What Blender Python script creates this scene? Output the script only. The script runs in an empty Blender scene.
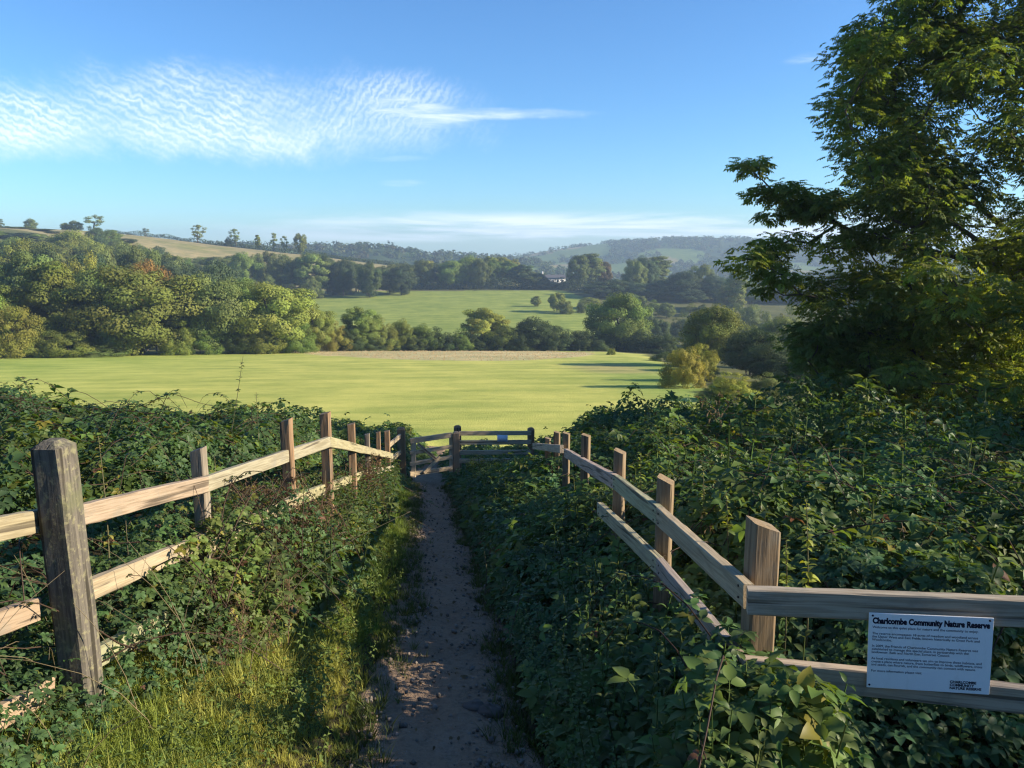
import bpy, math, random
import numpy as np
from mathutils import Vector, Matrix

rng = np.random.default_rng(11)
random.seed(11)
scene = bpy.context.scene
COL = scene.collection

# ------------------------------------------------------------------ camera model
F = 773.0
PITCH = math.radians(10.2)
CP, SP = math.cos(PITCH), math.sin(PITCH)

def P(px, py, depth):
    """world point seen at that pixel of the photograph at that depth (eye at the origin)"""
    u = (px - 512) / F * depth
    v = -(py - 384) / F * depth
    return np.array([u, depth * CP + v * SP, -depth * SP + v * CP])

def project(p):
    d = p[1] * CP - p[2] * SP
    v = p[1] * SP + p[2] * CP
    return 512 + F * p[0] / d, 384 - F * v / d, d

# ------------------------------------------------------------------ noise
def _hash(ix, iy, seed):
    h = (ix.astype(np.int64) * 374761393 + iy.astype(np.int64) * 668265263 + seed * 1442695041) & 0x7fffffff
    h = ((h ^ (h >> 13)) * 1274126177) & 0x7fffffff
    return ((h ^ (h >> 16)) & 0xffff) / 65535.0

def vnoise(x, y, seed=0):
    x = np.asarray(x, float); y = np.asarray(y, float)
    ix = np.floor(x); iy = np.floor(y)
    fx = x - ix; fy = y - iy
    fx = fx * fx * (3 - 2 * fx); fy = fy * fy * (3 - 2 * fy)
    a = _hash(ix, iy, seed); b = _hash(ix + 1, iy, seed)
    c = _hash(ix, iy + 1, seed); d = _hash(ix + 1, iy + 1, seed)
    return (a + (b - a) * fx) * (1 - fy) + (c + (d - c) * fx) * fy

def fbm(x, y, seed=0, oct=3):
    s = 0; a = 0.5; t = 0
    for i in range(oct):
        s = s + a * vnoise(x * 2 ** i, y * 2 ** i, seed + i * 17); t += a; a *= .5
    return s / t

def sstep(a, b, x):
    t = np.clip((np.asarray(x, float) - a) / (b - a), 0, 1)
    return t * t * (3 - 2 * t)

# ------------------------------------------------------------------ terrain
_by = [-60, -20, 0, 16, 22, 30, 40, 165, 190, 240, 285, 330, 420, 490, 560, 800, 1300, 3000]
_bz = [12., 3.0, -1.6, -5.2, -6.5, -8.05, -9.7, -22.3, -27, -34, -30.5, -28, -25, -24.5, -30, -45, -45, -45]
_ax = [-2600, -343, -243, -210, -142, -75, 0, 60, 150, 2600]
_aa = [39, 36, 33, 28, 21, 12.5, 4.5, 2, 0, 0]
_bx = [-2600, -700, -257, -155, -123, -66, -15, 36, 120, 2600]
_bh = [-4, -2, -3, -3, -11, -15, -21, -26, -45, -45]
_cx = [-300, -65, -24, 98, 220, 342, 454, 587, 790, 1043, 2600]
_ch = [-45, -38, -29, -9, 5, 12, 12, 1, -22, -35, -38]

def path_x(y):
    return np.interp(y, [-3, 0, 2.8, 6.2, 9.4, 14, 16, 20, 32], [-.1, -.2, -.30, -.53, -.92, -1.47, -1.75, -2.3, -3.2])

def path_hw(y):
    return np.interp(y, [0, 3, 6, 10, 14, 17, 30], [.53, .48, .42, .44, .42, .42, .4])

def H(x, y):
    x = np.asarray(x, float); y = np.asarray(y, float)
    d = 0.6 + 0.05 * np.abs(y)
    base = (np.interp(y - d, _by, _bz) + np.interp(y, _by, _bz) * 2 + np.interp(y + d, _by, _bz)) / 4
    z = base - .08 * np.clip(x, -15, 25) * (1 - sstep(18, 42, y))
    t = np.clip((-105 - x) / 170, 0, 1); s = np.clip((y - 430) / 90, 0, 1)
    k = np.clip(t * sstep(110, 200, y) + s - t * s, 0, 1)
    k = k * k * (3 - 2 * k)
    A = (np.interp(x - 15, _ax, _aa) + np.interp(x + 15, _ax, _aa)) / 2
    z = z + A * k * (1 - sstep(560, 850, y))
    z = z - np.clip((x - 20) * .06, 0, 7) * sstep(40, 80, y) * (1 - sstep(260, 420, y))
    z = z + (np.interp(x, _bx, _bh) + 45) * np.exp(-((y - 1000) / 170.) ** 2)
    z = z + (np.interp(x, _cx, _ch) + 45) * np.exp(-((y - 1600) / 330.) ** 2)
    far = sstep(500, 900, y)
    z = z + (fbm(x / 130., y / 130., 5) - .5) * 10 * far
    near = 1 - sstep(25, 40, y)
    z = z + (fbm(x / 1.3, y / 1.3, 3) - .5) * .10 * near
    dp = np.abs(x - path_x(y)) / path_hw(y)
    z = z - .05 * (1 - sstep(.6, 1.4, dp)) * near
    return z

def h1(x, y):
    return float(H(np.array([x]), np.array([y]))[0])

def on_ground(px, py, lo=1.0, hi=2500):
    """where the ray through a pixel meets the ground"""
    t = np.geomspace(lo, hi, 6000)
    p = np.array([P(px, py, 1.0)])
    q = t[:, None] * p
    under = q[:, 2] < H(q[:, 0], q[:, 1])
    return q[np.argmax(under)] if under.any() else q[-1]

# ------------------------------------------------------------------ mesh helpers
def mesh_np(name, V, Fc, mat, col=None, smooth=False):
    V = np.ascontiguousarray(V, dtype=np.float32); Fc = np.ascontiguousarray(Fc, dtype=np.int32)
    me = bpy.data.meshes.new(name)
    n, k = Fc.shape
    me.vertices.add(len(V)); me.vertices.foreach_set('co', V.ravel())
    me.loops.add(n * k); me.loops.foreach_set('vertex_index', Fc.ravel())
    me.polygons.add(n); me.polygons.foreach_set('loop_start', np.arange(0, n * k, k, dtype=np.int32))
    me.update(calc_edges=True)
    if col is not None:
        dom = 'FACE' if len(col) == n else 'POINT'
        a = me.attributes.new('tint', 'FLOAT_COLOR', dom)
        c = np.ones((len(col), 4), np.float32); c[:, :3] = col
        a.data.foreach_set('color', c.ravel())
    if smooth:
        me.polygons.foreach_set('use_smooth', np.ones(n, bool))
    if mat: me.materials.append(mat)
    return me

def link(name, data, parent=None, color=None):
    o = bpy.data.objects.new(name, data); COL.objects.link(o)
    if parent: o.parent = parent
    if color is not None: o.color = (*color, 1)
    return o

def tag(o, label=None, cat=None, group=None, kind=None):
    if label: o['label'] = label
    if cat: o['category'] = cat
    if group: o['group'] = group
    if kind: o['kind'] = kind
    return o

def norm(a):
    return a / np.maximum(np.linalg.norm(a, axis=-1, keepdims=True), 1e-9)

def frames(n, head):
    """rotation matrices with z along n and x along head (projected)"""
    n = norm(n)
    x = norm(head - (head * n).sum(-1, keepdims=True) * n)
    y = np.cross(n, x)
    return np.stack([x, y, n], axis=-1)

def scatter(T, TF, pos, R, sc):
    """copies of a small shape T placed at pos with rotations R and scales sc"""
    N = len(pos)
    V = np.einsum('nij,vj->nvi', R, T) * sc[:, None, None] + pos[:, None, :]
    Fo = TF[None] + (np.arange(N) * len(T))[:, None, None]
    return V.reshape(-1, 3), Fo.reshape(-1, TF.shape[1])

def join(parts):
    Vs, Fs, Cs, o = [], [], [], 0
    for V, Fc, C in parts:
        Vs.append(V); Fs.append(Fc + o); Cs.append(C); o += len(V)
    return np.concatenate(Vs), np.concatenate(Fs), np.concatenate(Cs)

def rnd(n): return norm(rng.normal(size=(n, 3)))

def tube(pts, rad, k=6):
    """tapering tube along points, triangles"""
    pts = np.asarray(pts, float); rad = np.asarray(rad, float)
    t = norm(np.gradient(pts, axis=0))
    ref = np.array([0.31, .17, .93]) if abs(t[0][2]) < .9 else np.array([.95, .2, .1])
    a = norm(np.cross(t, ref)); b = np.cross(t, a)
    an = np.arange(k) * 2 * math.pi / k
    V = pts[:, None] + rad[:, None, None] * (a[:, None] * np.cos(an)[None, :, None] + b[:, None] * np.sin(an)[None, :, None])
    V = V.reshape(-1, 3); Fs = []
    for i in range(len(pts) - 1):
        for j in range(k):
            p, q = i * k + j, i * k + (j + 1) % k
            Fs += [(p, q, q + k), (p, q + k, p + k)]
    return V, np.array(Fs, dtype=np.int64)

# ------------------------------------------------------------------ node helpers
def new_mat(name):
    m = bpy.data.materials.new(name); m.use_nodes = True
    nt = m.node_tree; nt.nodes.clear()
    out = nt.nodes.new('ShaderNodeOutputMaterial')
    return m, nt, out

class N:
    def __init__(self, nt): self.nt = nt
    def node(self, t, **kw):
        n = self.nt.nodes.new(t)
        for k, v in kw.items(): setattr(n, k, v)
        return n
    def put(self, sock, v):
        if isinstance(v, bpy.types.NodeSocket): self.nt.links.new(v, sock)
        elif v is not None: sock.default_value = v
    def math(self, op, a, b=None, c=None):
        n = self.node('ShaderNodeMath', operation=op)
        self.put(n.inputs[0], a)
        if b is not None: self.put(n.inputs[1], b)
        if c is not None: self.put(n.inputs[2], c)
        return n.outputs[0]
    def step(self, a, b, x):
        n = self.node('ShaderNodeMapRange', interpolation_type='SMOOTHSTEP')
        self.put(n.inputs['Value'], x); n.inputs['From Min'].default_value = a; n.inputs['From Max'].default_value = b
        return n.outputs[0]
    def mix(self, f, a, b, blend='MIX'):
        n = self.node('ShaderNodeMix', data_type='RGBA', blend_type=blend)
        self.put(n.inputs['Factor'], f)
        A = [s for s in n.inputs if s.name == 'A' and s.type == 'RGBA'][0]
        B = [s for s in n.inputs if s.name == 'B' and s.type == 'RGBA'][0]
        for s, v in ((A, a), (B, b)):
            self.put(s, (*v, 1) if isinstance(v, tuple) and len(v) == 3 else v)
        return [s for s in n.outputs if s.type == 'RGBA'][0]
    def noise(self, vec, scale, detail=3, rough=.55, dist=0, out='Fac'):
        n = self.node('ShaderNodeTexNoise')
        self.put(n.inputs['Vector'], vec); n.inputs['Scale'].default_value = scale
        n.inputs['Detail'].default_value = detail; n.inputs['Roughness'].default_value = rough
        n.inputs['Distortion'].default_value = dist
        return n.outputs[out]
    def mapping(self, vec, scale=(1, 1, 1), rot=(0, 0, 0), loc=(0, 0, 0)):
        n = self.node('ShaderNodeMapping')
        self.put(n.inputs['Vector'], vec); n.inputs['Scale'].default_value = scale
        n.inputs['Rotation'].default_value = rot; n.inputs['Location'].default_value = loc
        return n.outputs[0]
    def bump(self, h, strength=.5, dist=.02):
        n = self.node('ShaderNodeBump'); n.inputs['Strength'].default_value = strength
        n.inputs['Distance'].default_value = dist; self.put(n.inputs['Height'], h)
        return n.outputs[0]
    def bsdf(self, color, rough=.8, spec=.3, normal=None):
        n = self.node('ShaderNodeBsdfPrincipled')
        self.put(n.inputs['Base Color'], (*color, 1) if isinstance(color, tuple) else color)
        self.put(n.inputs['Roughness'], rough); n.inputs['Specular IOR Level'].default_value = spec
        if normal is not None: self.put(n.inputs['Normal'], normal)
        return n.outputs[0]

def leaf_material(name, transl=.35, rough=.5, spec=.3, trans_tint=(1.25, 1.15, .45)):
    """leaf: colour = object's own colour x the leaf's own tint, with light passing through"""
    m, nt, out = new_mat(name); g = N(nt)
    oi = g.node('ShaderNodeObjectInfo'); at = g.node('ShaderNodeAttribute', attribute_name='tint')
    c = g.mix(1.0, oi.outputs['Color'], at.outputs['Color'], 'MULTIPLY')
    b = g.bsdf(c, rough, spec)
    tr = g.node('ShaderNodeBsdfTranslucent')
    g.put(tr.inputs['Color'], g.mix(1.0, c, trans_tint, 'MULTIPLY'))
    mx = g.node('ShaderNodeMixShader'); mx.inputs[0].default_value = transl
    nt.links.new(b, mx.inputs[1]); nt.links.new(tr.outputs[0], mx.inputs[2])
    nt.links.new(mx.outputs[0], out.inputs['Surface'])
    return m

M_LEAF = leaf_material('tree_leaf', .26, .7, .1, (1.25, 1.2, .5))
M_BRAM = leaf_material('bramble_leaf', .36, .5, .22, (1.8, 1.6, .5))
M_GRASS = leaf_material('grass_blade', .4, .6, .2, (1.2, 1.1, .6))

def wood_material(name):
    m, nt, out = new_mat(name); g = N(nt)
    tc = g.node('ShaderNodeTexCoord'); oi = g.node('ShaderNodeObjectInfo')
    off = g.node('ShaderNodeVectorMath', operation='ADD')
    g.put(off.inputs[0], tc.outputs['Object'])
    cx = g.node('ShaderNodeCombineXYZ')
    r = g.math('MULTIPLY', oi.outputs['Random'], 37.0)
    for i in range(3): g.put(cx.inputs[i], r)
    g.put(off.inputs[1], cx.outputs[0])
    v = off.outputs[0]
    grain = g.noise(g.mapping(v, (90, 90, 3)), 1.0, 4, .6, .4)
    broad = g.noise(g.mapping(v, (18, 18, 1.6)), 1.0, 3, .5, 1.2)
    patch = g.noise(v, 7.0, 5, .65)
    crack = g.step(.60, .68, g.noise(g.mapping(v, (30, 30, .9)), 1.0, 2, .4, .3))
    vr = g.node('ShaderNodeTexVoronoi'); g.put(vr.inputs['Vector'], g.mapping(v, (9, 9, 2.2))); vr.inputs['Scale'].default_value = 1
    knot = g.math('SUBTRACT', 1.0, g.step(.05, .13, vr.outputs['Distance']))
    base = g.mix(broad, (.62, .60, .56), (1.15, 1.1, 1.0))
    c = g.mix(1.0, oi.outputs['Color'], base, 'MULTIPLY')
    c = g.mix(g.math('MULTIPLY', g.step(.42, .62, grain), .5), c, g.mix(1.0, c, (.45, .40, .34), 'MULTIPLY'))
    c = g.mix(g.math('MULTIPLY', g.step(.5, .72, patch), .55), c, (.20, .19, .155))
    c = g.mix(g.math('MULTIPLY', crack, .75), c, (.05, .04, .03))
    c = g.mix(g.math('MULTIPLY', knot, .35), c, (.12, .09, .06))
    hgt = g.math('SUBTRACT', g.math('ADD', grain, g.math('MULTIPLY', broad, .6)), crack)
    b = g.bsdf(c, .85, .2, g.bump(hgt, .5, .004))
    nt.links.new(b, out.inputs['Surface'])
    return m
M_WOOD = wood_material('weathered_timber')

def lichen_material():
    m, nt, out = new_mat('lichen_timber'); g = N(nt)
    tc = g.node('ShaderNodeTexCoord'); v = tc.outputs['Object']
    grain = g.noise(g.mapping(v, (80, 80, 4)), 1.0, 4, .6, .3)
    spots = g.noise(v, 28.0, 5, .7); big = g.noise(v, 6.0, 4, .6)
    c = g.mix(g.step(.35, .65, grain), (.075, .069, .058), (.145, .13, .105))
    c = g.mix(g.math('MULTIPLY', g.step(.50, .66, spots), .75), c, (.24, .225, .13))
    c = g.mix(g.math('MULTIPLY', g.step(.5, .7, big), .5), c, (.13, .14, .07))
    crack = g.step(.61, .68, g.noise(g.mapping(v, (26, 26, .8)), 1.0, 2, .4, .3))
    c = g.mix(g.math('MULTIPLY', crack, .8), c, (.03, .027, .02))
    b = g.bsdf(c, .95, .1, g.bump(g.math('SUBTRACT', g.math('ADD', grain, spots), crack), .6, .006))
    nt.links.new(b, out.inputs['Surface']); return m
M_LICHEN = lichen_material()

def bark_material():
    m, nt, out = new_mat('bark'); g = N(nt)
    tc = g.node('ShaderNodeTexCoord'); v = tc.outputs['Object']
    n1 = g.noise(g.mapping(v, (10, 10, 2)), 1.0, 4, .6, .5); n2 = g.noise(v, 3.0, 3)
    c = g.mix(n1, (.05, .04, .03), (.15, .125, .10)); c = g.mix(g.math('MULTIPLY', n2, .4), c, (.09, .10, .06))
    nt.links.new(g.bsdf(c, .9, .1, g.bump(n1, .7, .03)), out.inputs['Surface']); return m
M_BARK = bark_material()

def plain(name, col, rough=.6, spec=.3):
    m, nt, out = new_mat(name); g = N(nt)
    tc = g.node('ShaderNodeTexCoord'); n = g.noise(tc.outputs['Object'], 25.0, 4)
    c = g.mix(n, tuple(x * .88 for x in col), tuple(min(1, x * 1.1) for x in col))
    nt.links.new(g.bsdf(c, rough, spec), out.inputs['Surface']); return m

# ------------------------------------------------------------------ ground
def in_poly(x, y, poly):
    ins = np.zeros(np.shape(x), bool); n = len(poly)
    for i in range(n):
        x1, y1 = poly[i]; x2, y2 = poly[(i + 1) % n]
        c = (y1 > y) != (y2 > y)
        ins ^= c & (x < (x2 - x1) * (y - y1) / (y2 - y1 + 1e-12) + x1)
    return ins

MOWN = [(-190, 22), (12, 22), (14, 54), (20, 84), (26, 152), (6, 163), (-32, 166), (-90, 131), (-190, 105)]
DRY = [(-62, 151), (-32, 166), (6, 161), (17, 151), (12, 132), (3, 120), (-8, 116), (-20, 124), (-43, 149)]
DRY2 = [(7, 90), (13, 82), (16, 88), (17, 106), (11, 104)]
PAST = [(-100, 262), (-97, 425), (28, 434), (44, 350), (40, 262)]

def gauss_axis(segs):
    out = []
    for a, b, s in segs: out.append(np.arange(a, b, s))
    return np.concatenate(out)

def build_ground():
    ys = gauss_axis([(-40, -2, 2), (-2, 30, .3), (30, 200, 1.4), (200, 600, 5), (600, 2500, 22)])
    xp = gauss_axis([(0, 8, .3), (8, 130, 1.6), (130, 400, 6), (400, 2400, 28)])
    xs = np.concatenate([-xp[:0:-1], xp])
    X, Y = np.meshgrid(xs, ys)
    Z = H(X, Y) - .16 * (1 - sstep(.75, 1.05, np.abs(X - path_x(Y)) / path_hw(Y))) * (1 - sstep(26, 30, Y))
    V = np.stack([X, Y, Z], -1).reshape(-1, 3)
    nx, ny = len(xs), len(ys)
    i = np.arange(ny - 1)[:, None] * nx + np.arange(nx - 1)[None]
    Fq = np.stack([i, i + 1, i + nx + 1, i + nx], -1).reshape(-1, 4)
    x, y = V[:, 0], V[:, 1]
    wob = (fbm(x / 6, y / 6, 9) - .5) * 5
    c = np.tile(np.array([.11, .115, .048]), (len(V), 1)) * (.7 + .6 * fbm(x / 9, y / 9, 15))[:, None]
    nearm = y < 24
    c[nearm] = (.040, .034, .022)
    m = in_poly(x, y + wob * .3, MOWN); c[m] = (.42, .43, .115)
    gw = np.where(m, 1 - sstep(.55, 1.25, np.sqrt(((x - 17) / 9) ** 2 + ((y - 84) / 42) ** 2) + wob * .07), 0)[:, None]
    c = c * (1 - gw) + np.array([.26, .33, .085]) * gw
    lg = m & (x < -25 - .25 * (y - 60)) & (y < 112); 
    lgf = np.where(m, sstep(-20, -75, x) * .55, 0)[:, None]
    c = c * (1 - lgf) + np.array([.25, .36, .075]) * lgf
    dw = np.where(m, .8 * (1 - sstep(.4, 1.2, np.sqrt(((x - 12.5) / 6) ** 2 + ((y - 97) / 13) ** 2) + wob * .1)), 0)[:, None]
    c = c * (1 - dw) + np.array([.34, .30, .13]) * dw
    d = in_poly(x + wob * .8, y + wob * 2.0, DRY) & m; c[d] = (.47, .41, .22)
    p = in_poly(x + wob * .5, y + wob, PAST); c[p] = (.24, .29, .07)
    hill = (y + wob > 418) & (x < -60) & (y < 620) & ~p; c[hill] = (.27, .235, .125)
    hg = hill & (fbm(x / 30, y / 12, 21) > .62); c[hg] = (.20, .20, .085)
    far = y > 620
    n1 = fbm(x / 140, y / 190, 31); n2 = vnoise(x / 60, y / 90, 77)
    c[far] = (.045, .07, .03)
    f2 = far & (n1 > .50); c[f2] = (.12, .17, .05)
    f3 = far & (n1 > .5) & (n2 > .62); c[f3] = (.22, .19, .09)
    me = mesh_np('ground', V, Fq, None, c, True)
    m_, nt, out = new_mat('ground_cover'); g = N(nt)
    at = g.node('ShaderNodeAttribute', attribute_name='tint'); tc = g.node('ShaderNodeTexCoord'); v = tc.outputs['Object']
    big = g.noise(v, .12, 4, .6); mid = g.noise(v, .9, 4, .65); fine = g.noise(v, 9.0, 4, .7)
    swath = g.noise(g.mapping(v, (.02, .42, 0), (0, 0, math.radians(-7))), 1.0, 3, .6, .25)
    k = g.math('ADD', g.math('MULTIPLY', g.math('ADD', g.math('MULTIPLY', g.math('SUBTRACT', big, .5), 1.9), .5), .5), g.math('ADD', g.math('MULTIPLY', mid, .35), g.math('MULTIPLY', fine, .35)))
    lines = g.node('ShaderNodeTexWave'); lines.wave_type = 'BANDS'; lines.bands_direction = 'Y'
    g.put(lines.inputs['Vector'], g.mapping(v, (1, 1, 0), (0, 0, math.radians(-16)))); lines.inputs['Scale'].default_value = .055
    lines.inputs['Distortion'].default_value = 6; lines.inputs['Detail'].default_value = 3; lines.inputs['Detail Scale'].default_value = .6
    k = g.math('ADD', k, g.math('MULTIPLY', g.math('SUBTRACT', swath, .5), .5))
    k = g.math('ADD', k, g.math('MULTIPLY', g.math('SUBTRACT', lines.outputs['Fac'], .5), .09))
    col = g.mix(1.0, at.outputs['Color'], g.mix(g.step(.25, 1.0, k), (.62, .72, .62), (1.32, 1.22, 1.2)), 'MULTIPLY')
    hb = g.math('ADD', g.math('MULTIPLY', mid, .5), g.math('MULTIPLY', fine, .5))
    nt.links.new(g.bsdf(col, 1.0, .05, g.bump(hb, .8, .12)), out.inputs['Surface'])
    me.materials.append(m_)
    tag(link('ground', me), 'grassy valley ground with mown field pasture and far slopes', 'ground', kind='structure')
build_ground()

def build_path():
    ys = np.arange(-1.5, 30, .05); ws = np.linspace(-1, 1, 29)
    Y, W = np.meshgrid(ys, ws, indexing='ij')
    edge = 1 + (fbm(Y * 1.6 + np.sign(W) * 40, np.sign(W) * 9 + Y * .2, 41) - .5) * .7
    X = path_x(Y) + W * path_hw(Y) * 1.12 * edge
    Z = H(X, Y) + .012 + (fbm(X * 4, Y * 4, 43, 4) - .5) * .07 + (fbm(X * 14, Y * 14, 47, 3) - .5) * .034
    Z -= sstep(.82, 1, np.abs(W)) * .05
    V = np.stack([X, Y, Z], -1).reshape(-1, 3); nx = len(ws)
    i = np.arange(len(ys) - 1)[:, None] * nx + np.arange(nx - 1)[None]
    Fq = np.stack([i, i + 1, i + nx + 1, i + nx], -1).reshape(-1, 4)
    m, nt, out = new_mat('trodden_earth'); g = N(nt)
    tc = g.node('ShaderNodeTexCoord'); v = tc.outputs['Object']
    a = g.noise(v, 2.2, 5, .6); b = g.noise(v, 26.0, 5, .7); s = g.noise(v, 90.0, 2, .6)
    lt = g.noise(g.mapping(v, (1, .5, 1)), 5.0, 5, .75)
    c = g.mix(a, (.175, .120, .080), (.30, .215, .145)); c = g.mix(g.math('MULTIPLY', g.step(.5, .7, lt), .55), c, (.24, .19, .145))
    c = g.mix(g.math('MULTIPLY', g.step(.45, .66, b), .5), c, (.11, .078, .055))  # dark flecks painted in for the shade of small crevices
    c = g.mix(g.math('MULTIPLY', g.step(.62, .7, s), .7), c, (.25, .22, .19))
    nt.links.new(g.bsdf(c, .95, .1, g.bump(g.math('ADD', b, g.math('MULTIPLY', s, .3)), .8, .03)), out.inputs['Surface'])
    me = mesh_np('path', V, Fq, m, None, True)
    tag(link('path', me), 'narrow trodden earth path running down to the gate', 'path', kind='structure')
    # pebbles and crumbs of earth
    ico = np.array([(0, 0, 1), (.9, 0, .2), (.28, .86, .2), (-.73, .53, .2), (-.73, -.53, .2), (.28, -.86, .2), (0, 0, -.6)])
    icf = np.array([(0, 1, 2), (0, 2, 3), (0, 3, 4), (0, 4, 5), (0, 5, 1), (6, 2, 1), (6, 3, 2), (6, 4, 3), (6, 5, 4), (6, 1, 5)])
    n = 5200
    y = 1.2 + rng.random(n) ** 1.6 * 13; w = np.sign(rng.normal(size=n)) * rng.random(n) ** .6
    x = path_x(y) + w * path_hw(y) * .9
    s_ = .003 + rng.random(n) ** 5 * .020
    pos = np.stack([x, y, H(x, y) + .022 + s_ * .2], -1)
    V, Fc = scatter(ico, icf, pos, frames(rnd(n) + np.array([0, 0, 1.2]), rnd(n)), s_)
    tint = np.repeat(rng.uniform(.5, 1.3, n), len(icf))[:, None] * np.array([.17, .145, .12])
    m, nt, out = new_mat('pebble'); g = N(nt)
    at = g.node('ShaderNodeAttribute', attribute_name='tint')
    nt.links.new(g.bsdf(at.outputs['Color'], .9, .2), out.inputs['Surface'])
    tag(link('pebbles', mesh_np('pebbles', V, Fc, m, tint, True)), 'small pebbles and crumbs strewn along the earth path', 'pebbles', kind='stuff')
build_path()

# ------------------------------------------------------------------ leaf shapes (x = growth, z = upper side)
def leaflet(L=1.0, W=.62, fold=.12, droop=.18, lod=0):
    if lod == 0:
        mid = [(0, 0, 0), (.33, 0, .02), (.68, 0, -.03), (1, 0, -droop)]
        sd = [(.18, .40, fold * .8), (.42, .5, fold), (.72, .33, fold * .5 - .04)]
        V = [(a * L, b * W, c * L) for a, b, c in mid]
        V += [(a * L, b * W, c * L) for a, b, c in sd] + [(a * L, -b * W, c * L) for a, b, c in sd]
        Fc = [(0, 1, 4), (1, 5, 4), (1, 2, 5), (2, 6, 5), (2, 3, 6), (0, 7, 1), (1, 7, 8), (1, 8, 2), (2, 8, 9), (2, 9, 3)]
    elif lod == 1:
        V = [(0, 0, 0), (.45 * L, .5 * W, fold * L), (L, 0, -droop * L), (.45 * L, -.5 * W, fold * L)]
        Fc = [(0, 2, 1), (0, 3, 2)]
    return np.array(V, float), np.array(Fc)

def arrange(leaves):
    """leaves: list of (V, F, origin, heading deg, pitch deg, scale)"""
    Vs, Fs, o = [], [], 0
    for V, Fc, org, hd, pt, s in leaves:
        R = Matrix.Rotation(math.radians(hd), 3, 'Z') @ Matrix.Rotation(math.radians(-pt), 3, 'Y')
        W = (np.array(R) @ (V * s).T).T + np.array(org)
        Vs.append(W); Fs.append(Fc + o); o += len(V)
    return np.concatenate(Vs), np.concatenate(Fs)

def stem_piece(pts, r, k=3):
    V, Fc = tube(pts, r, k); return V, Fc

def bramble_leaf(lod, five=False):
    V, Fc = leaflet(lod=lod)
    L = [(V, Fc, (.35, 0, 0), 0, 6, 1.0), (V, Fc, (.25, .04, 0), 72, -4, .82), (V, Fc, (.25, -.04, 0), -72, -4, .82)]
    if five: L += [(V, Fc, (.1, .05, -.03), 118, -10, .6), (V, Fc, (.1, -.05, -.03), -118, -10, .6)]
    A = arrange(L)
    if lod == 0:
        t = tube([(-.5, 0, -.35), (-.1, 0, -.06), (.35, 0, 0)], [.018, .016, .012], 3)
        return np.concatenate([A[0], t[0]]), np.concatenate([A[1], t[1] + len(A[0])])
    return A

def nettle(lod):
    """upright stem with opposite toothed leaves, unit height"""
    V, Fc = leaflet(W=.5, fold=.1, droop=.35, lod=lod)
    L = []; n = 8
    for i in range(n):
        z = .25 + .75 * i / (n - 1); s = .17 * (1 - .62 * (i / (n - 1)) ** 1.6)
        a = 90 * (i % 2) + 11 * i
        for d in (0, 180): L.append((V, Fc, (.01 * math.cos(math.radians(a + d)), .01 * math.sin(math.radians(a + d)), z), a + d, -12 + 45 * (i / (n - 1)) ** 2, s))
    A = arrange(L)
    t = tube([(0, 0, 0), (.02, .01, .5), (.0, .0, 1.0)], [.008, .007, .004], 3)
    return np.concatenate([A[0], t[0]]), np.concatenate([A[1], t[1] + len(A[0])])

def grass_tuft(n=14, seg=3, spread=.55, w=.02):
    Vs, Fs, o = [], [], 0
    for i in range(n):
        a = random.uniform(0, 6.283); lean = random.uniform(.1, spread); h = random.uniform(.55, 1.0)
        d = np.array([math.cos(a), math.sin(a), 0]); s = np.array([-math.sin(a), math.cos(a), 0]) * w
        b = d * random.uniform(0, .12)
        pts = []
        for j in range(seg + 1):
            t = j / seg
            c = b + d * lean * t ** 2 * h + np.array([0, 0, h * (t - .25 * lean * t ** 2)])
            k = (1 - t ** 1.5)
            if j < seg: pts += [c - s * k, c + s * k]
            else: pts += [c]
        for j in range(seg - 1):
            q = 2 * j; Fs += [(o + q, o + q + 1, o + q + 3), (o + q, o + q + 3, o + q + 2)]
        q = 2 * (seg - 1); Fs.append((o + q, o + q + 1, o + q + 2))
        Vs += pts; o += len(pts)
    return np.array(Vs), np.array(Fs)

def dry_weed():
    """bare brown stem with ragged seed fluff, unit height"""
    Vs, Fs, o = [], [], 0
    def add(V, Fc):
        nonlocal o
        Vs.append(V); Fs.append(Fc + o); o += len(V)
    add(*tube([(0, 0, 0), (.03, 0, .5), (0, .02, 1)], [.007, .006, .003], 3))
    LV, LF = leaflet(W=.22, lod=1)
    for i in range(16):
        z = .4 + .6 * i / 16; a = i * 2.4; L = .22 * (1.15 - z * .6)
        e = np.array([math.cos(a) * L, math.sin(a) * L, z + L * .8])
        add(*tube([(0, 0, z), e], [.003, .002], 3))
        for k in range(7):
            p = np.array([0, 0, z]) + (e - np.array([0, 0, z])) * random.uniform(.3, 1)
            R = np.array(Matrix.Rotation(random.uniform(0, 6.28), 3, 'Z') @ Matrix.Rotation(random.uniform(-1.2, 1.2), 3, 'Y'))
            add((R @ (LV * random.uniform(.03, .075)).T).T + p, LF)
    return np.concatenate(Vs), np.concatenate(Fs)

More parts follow.
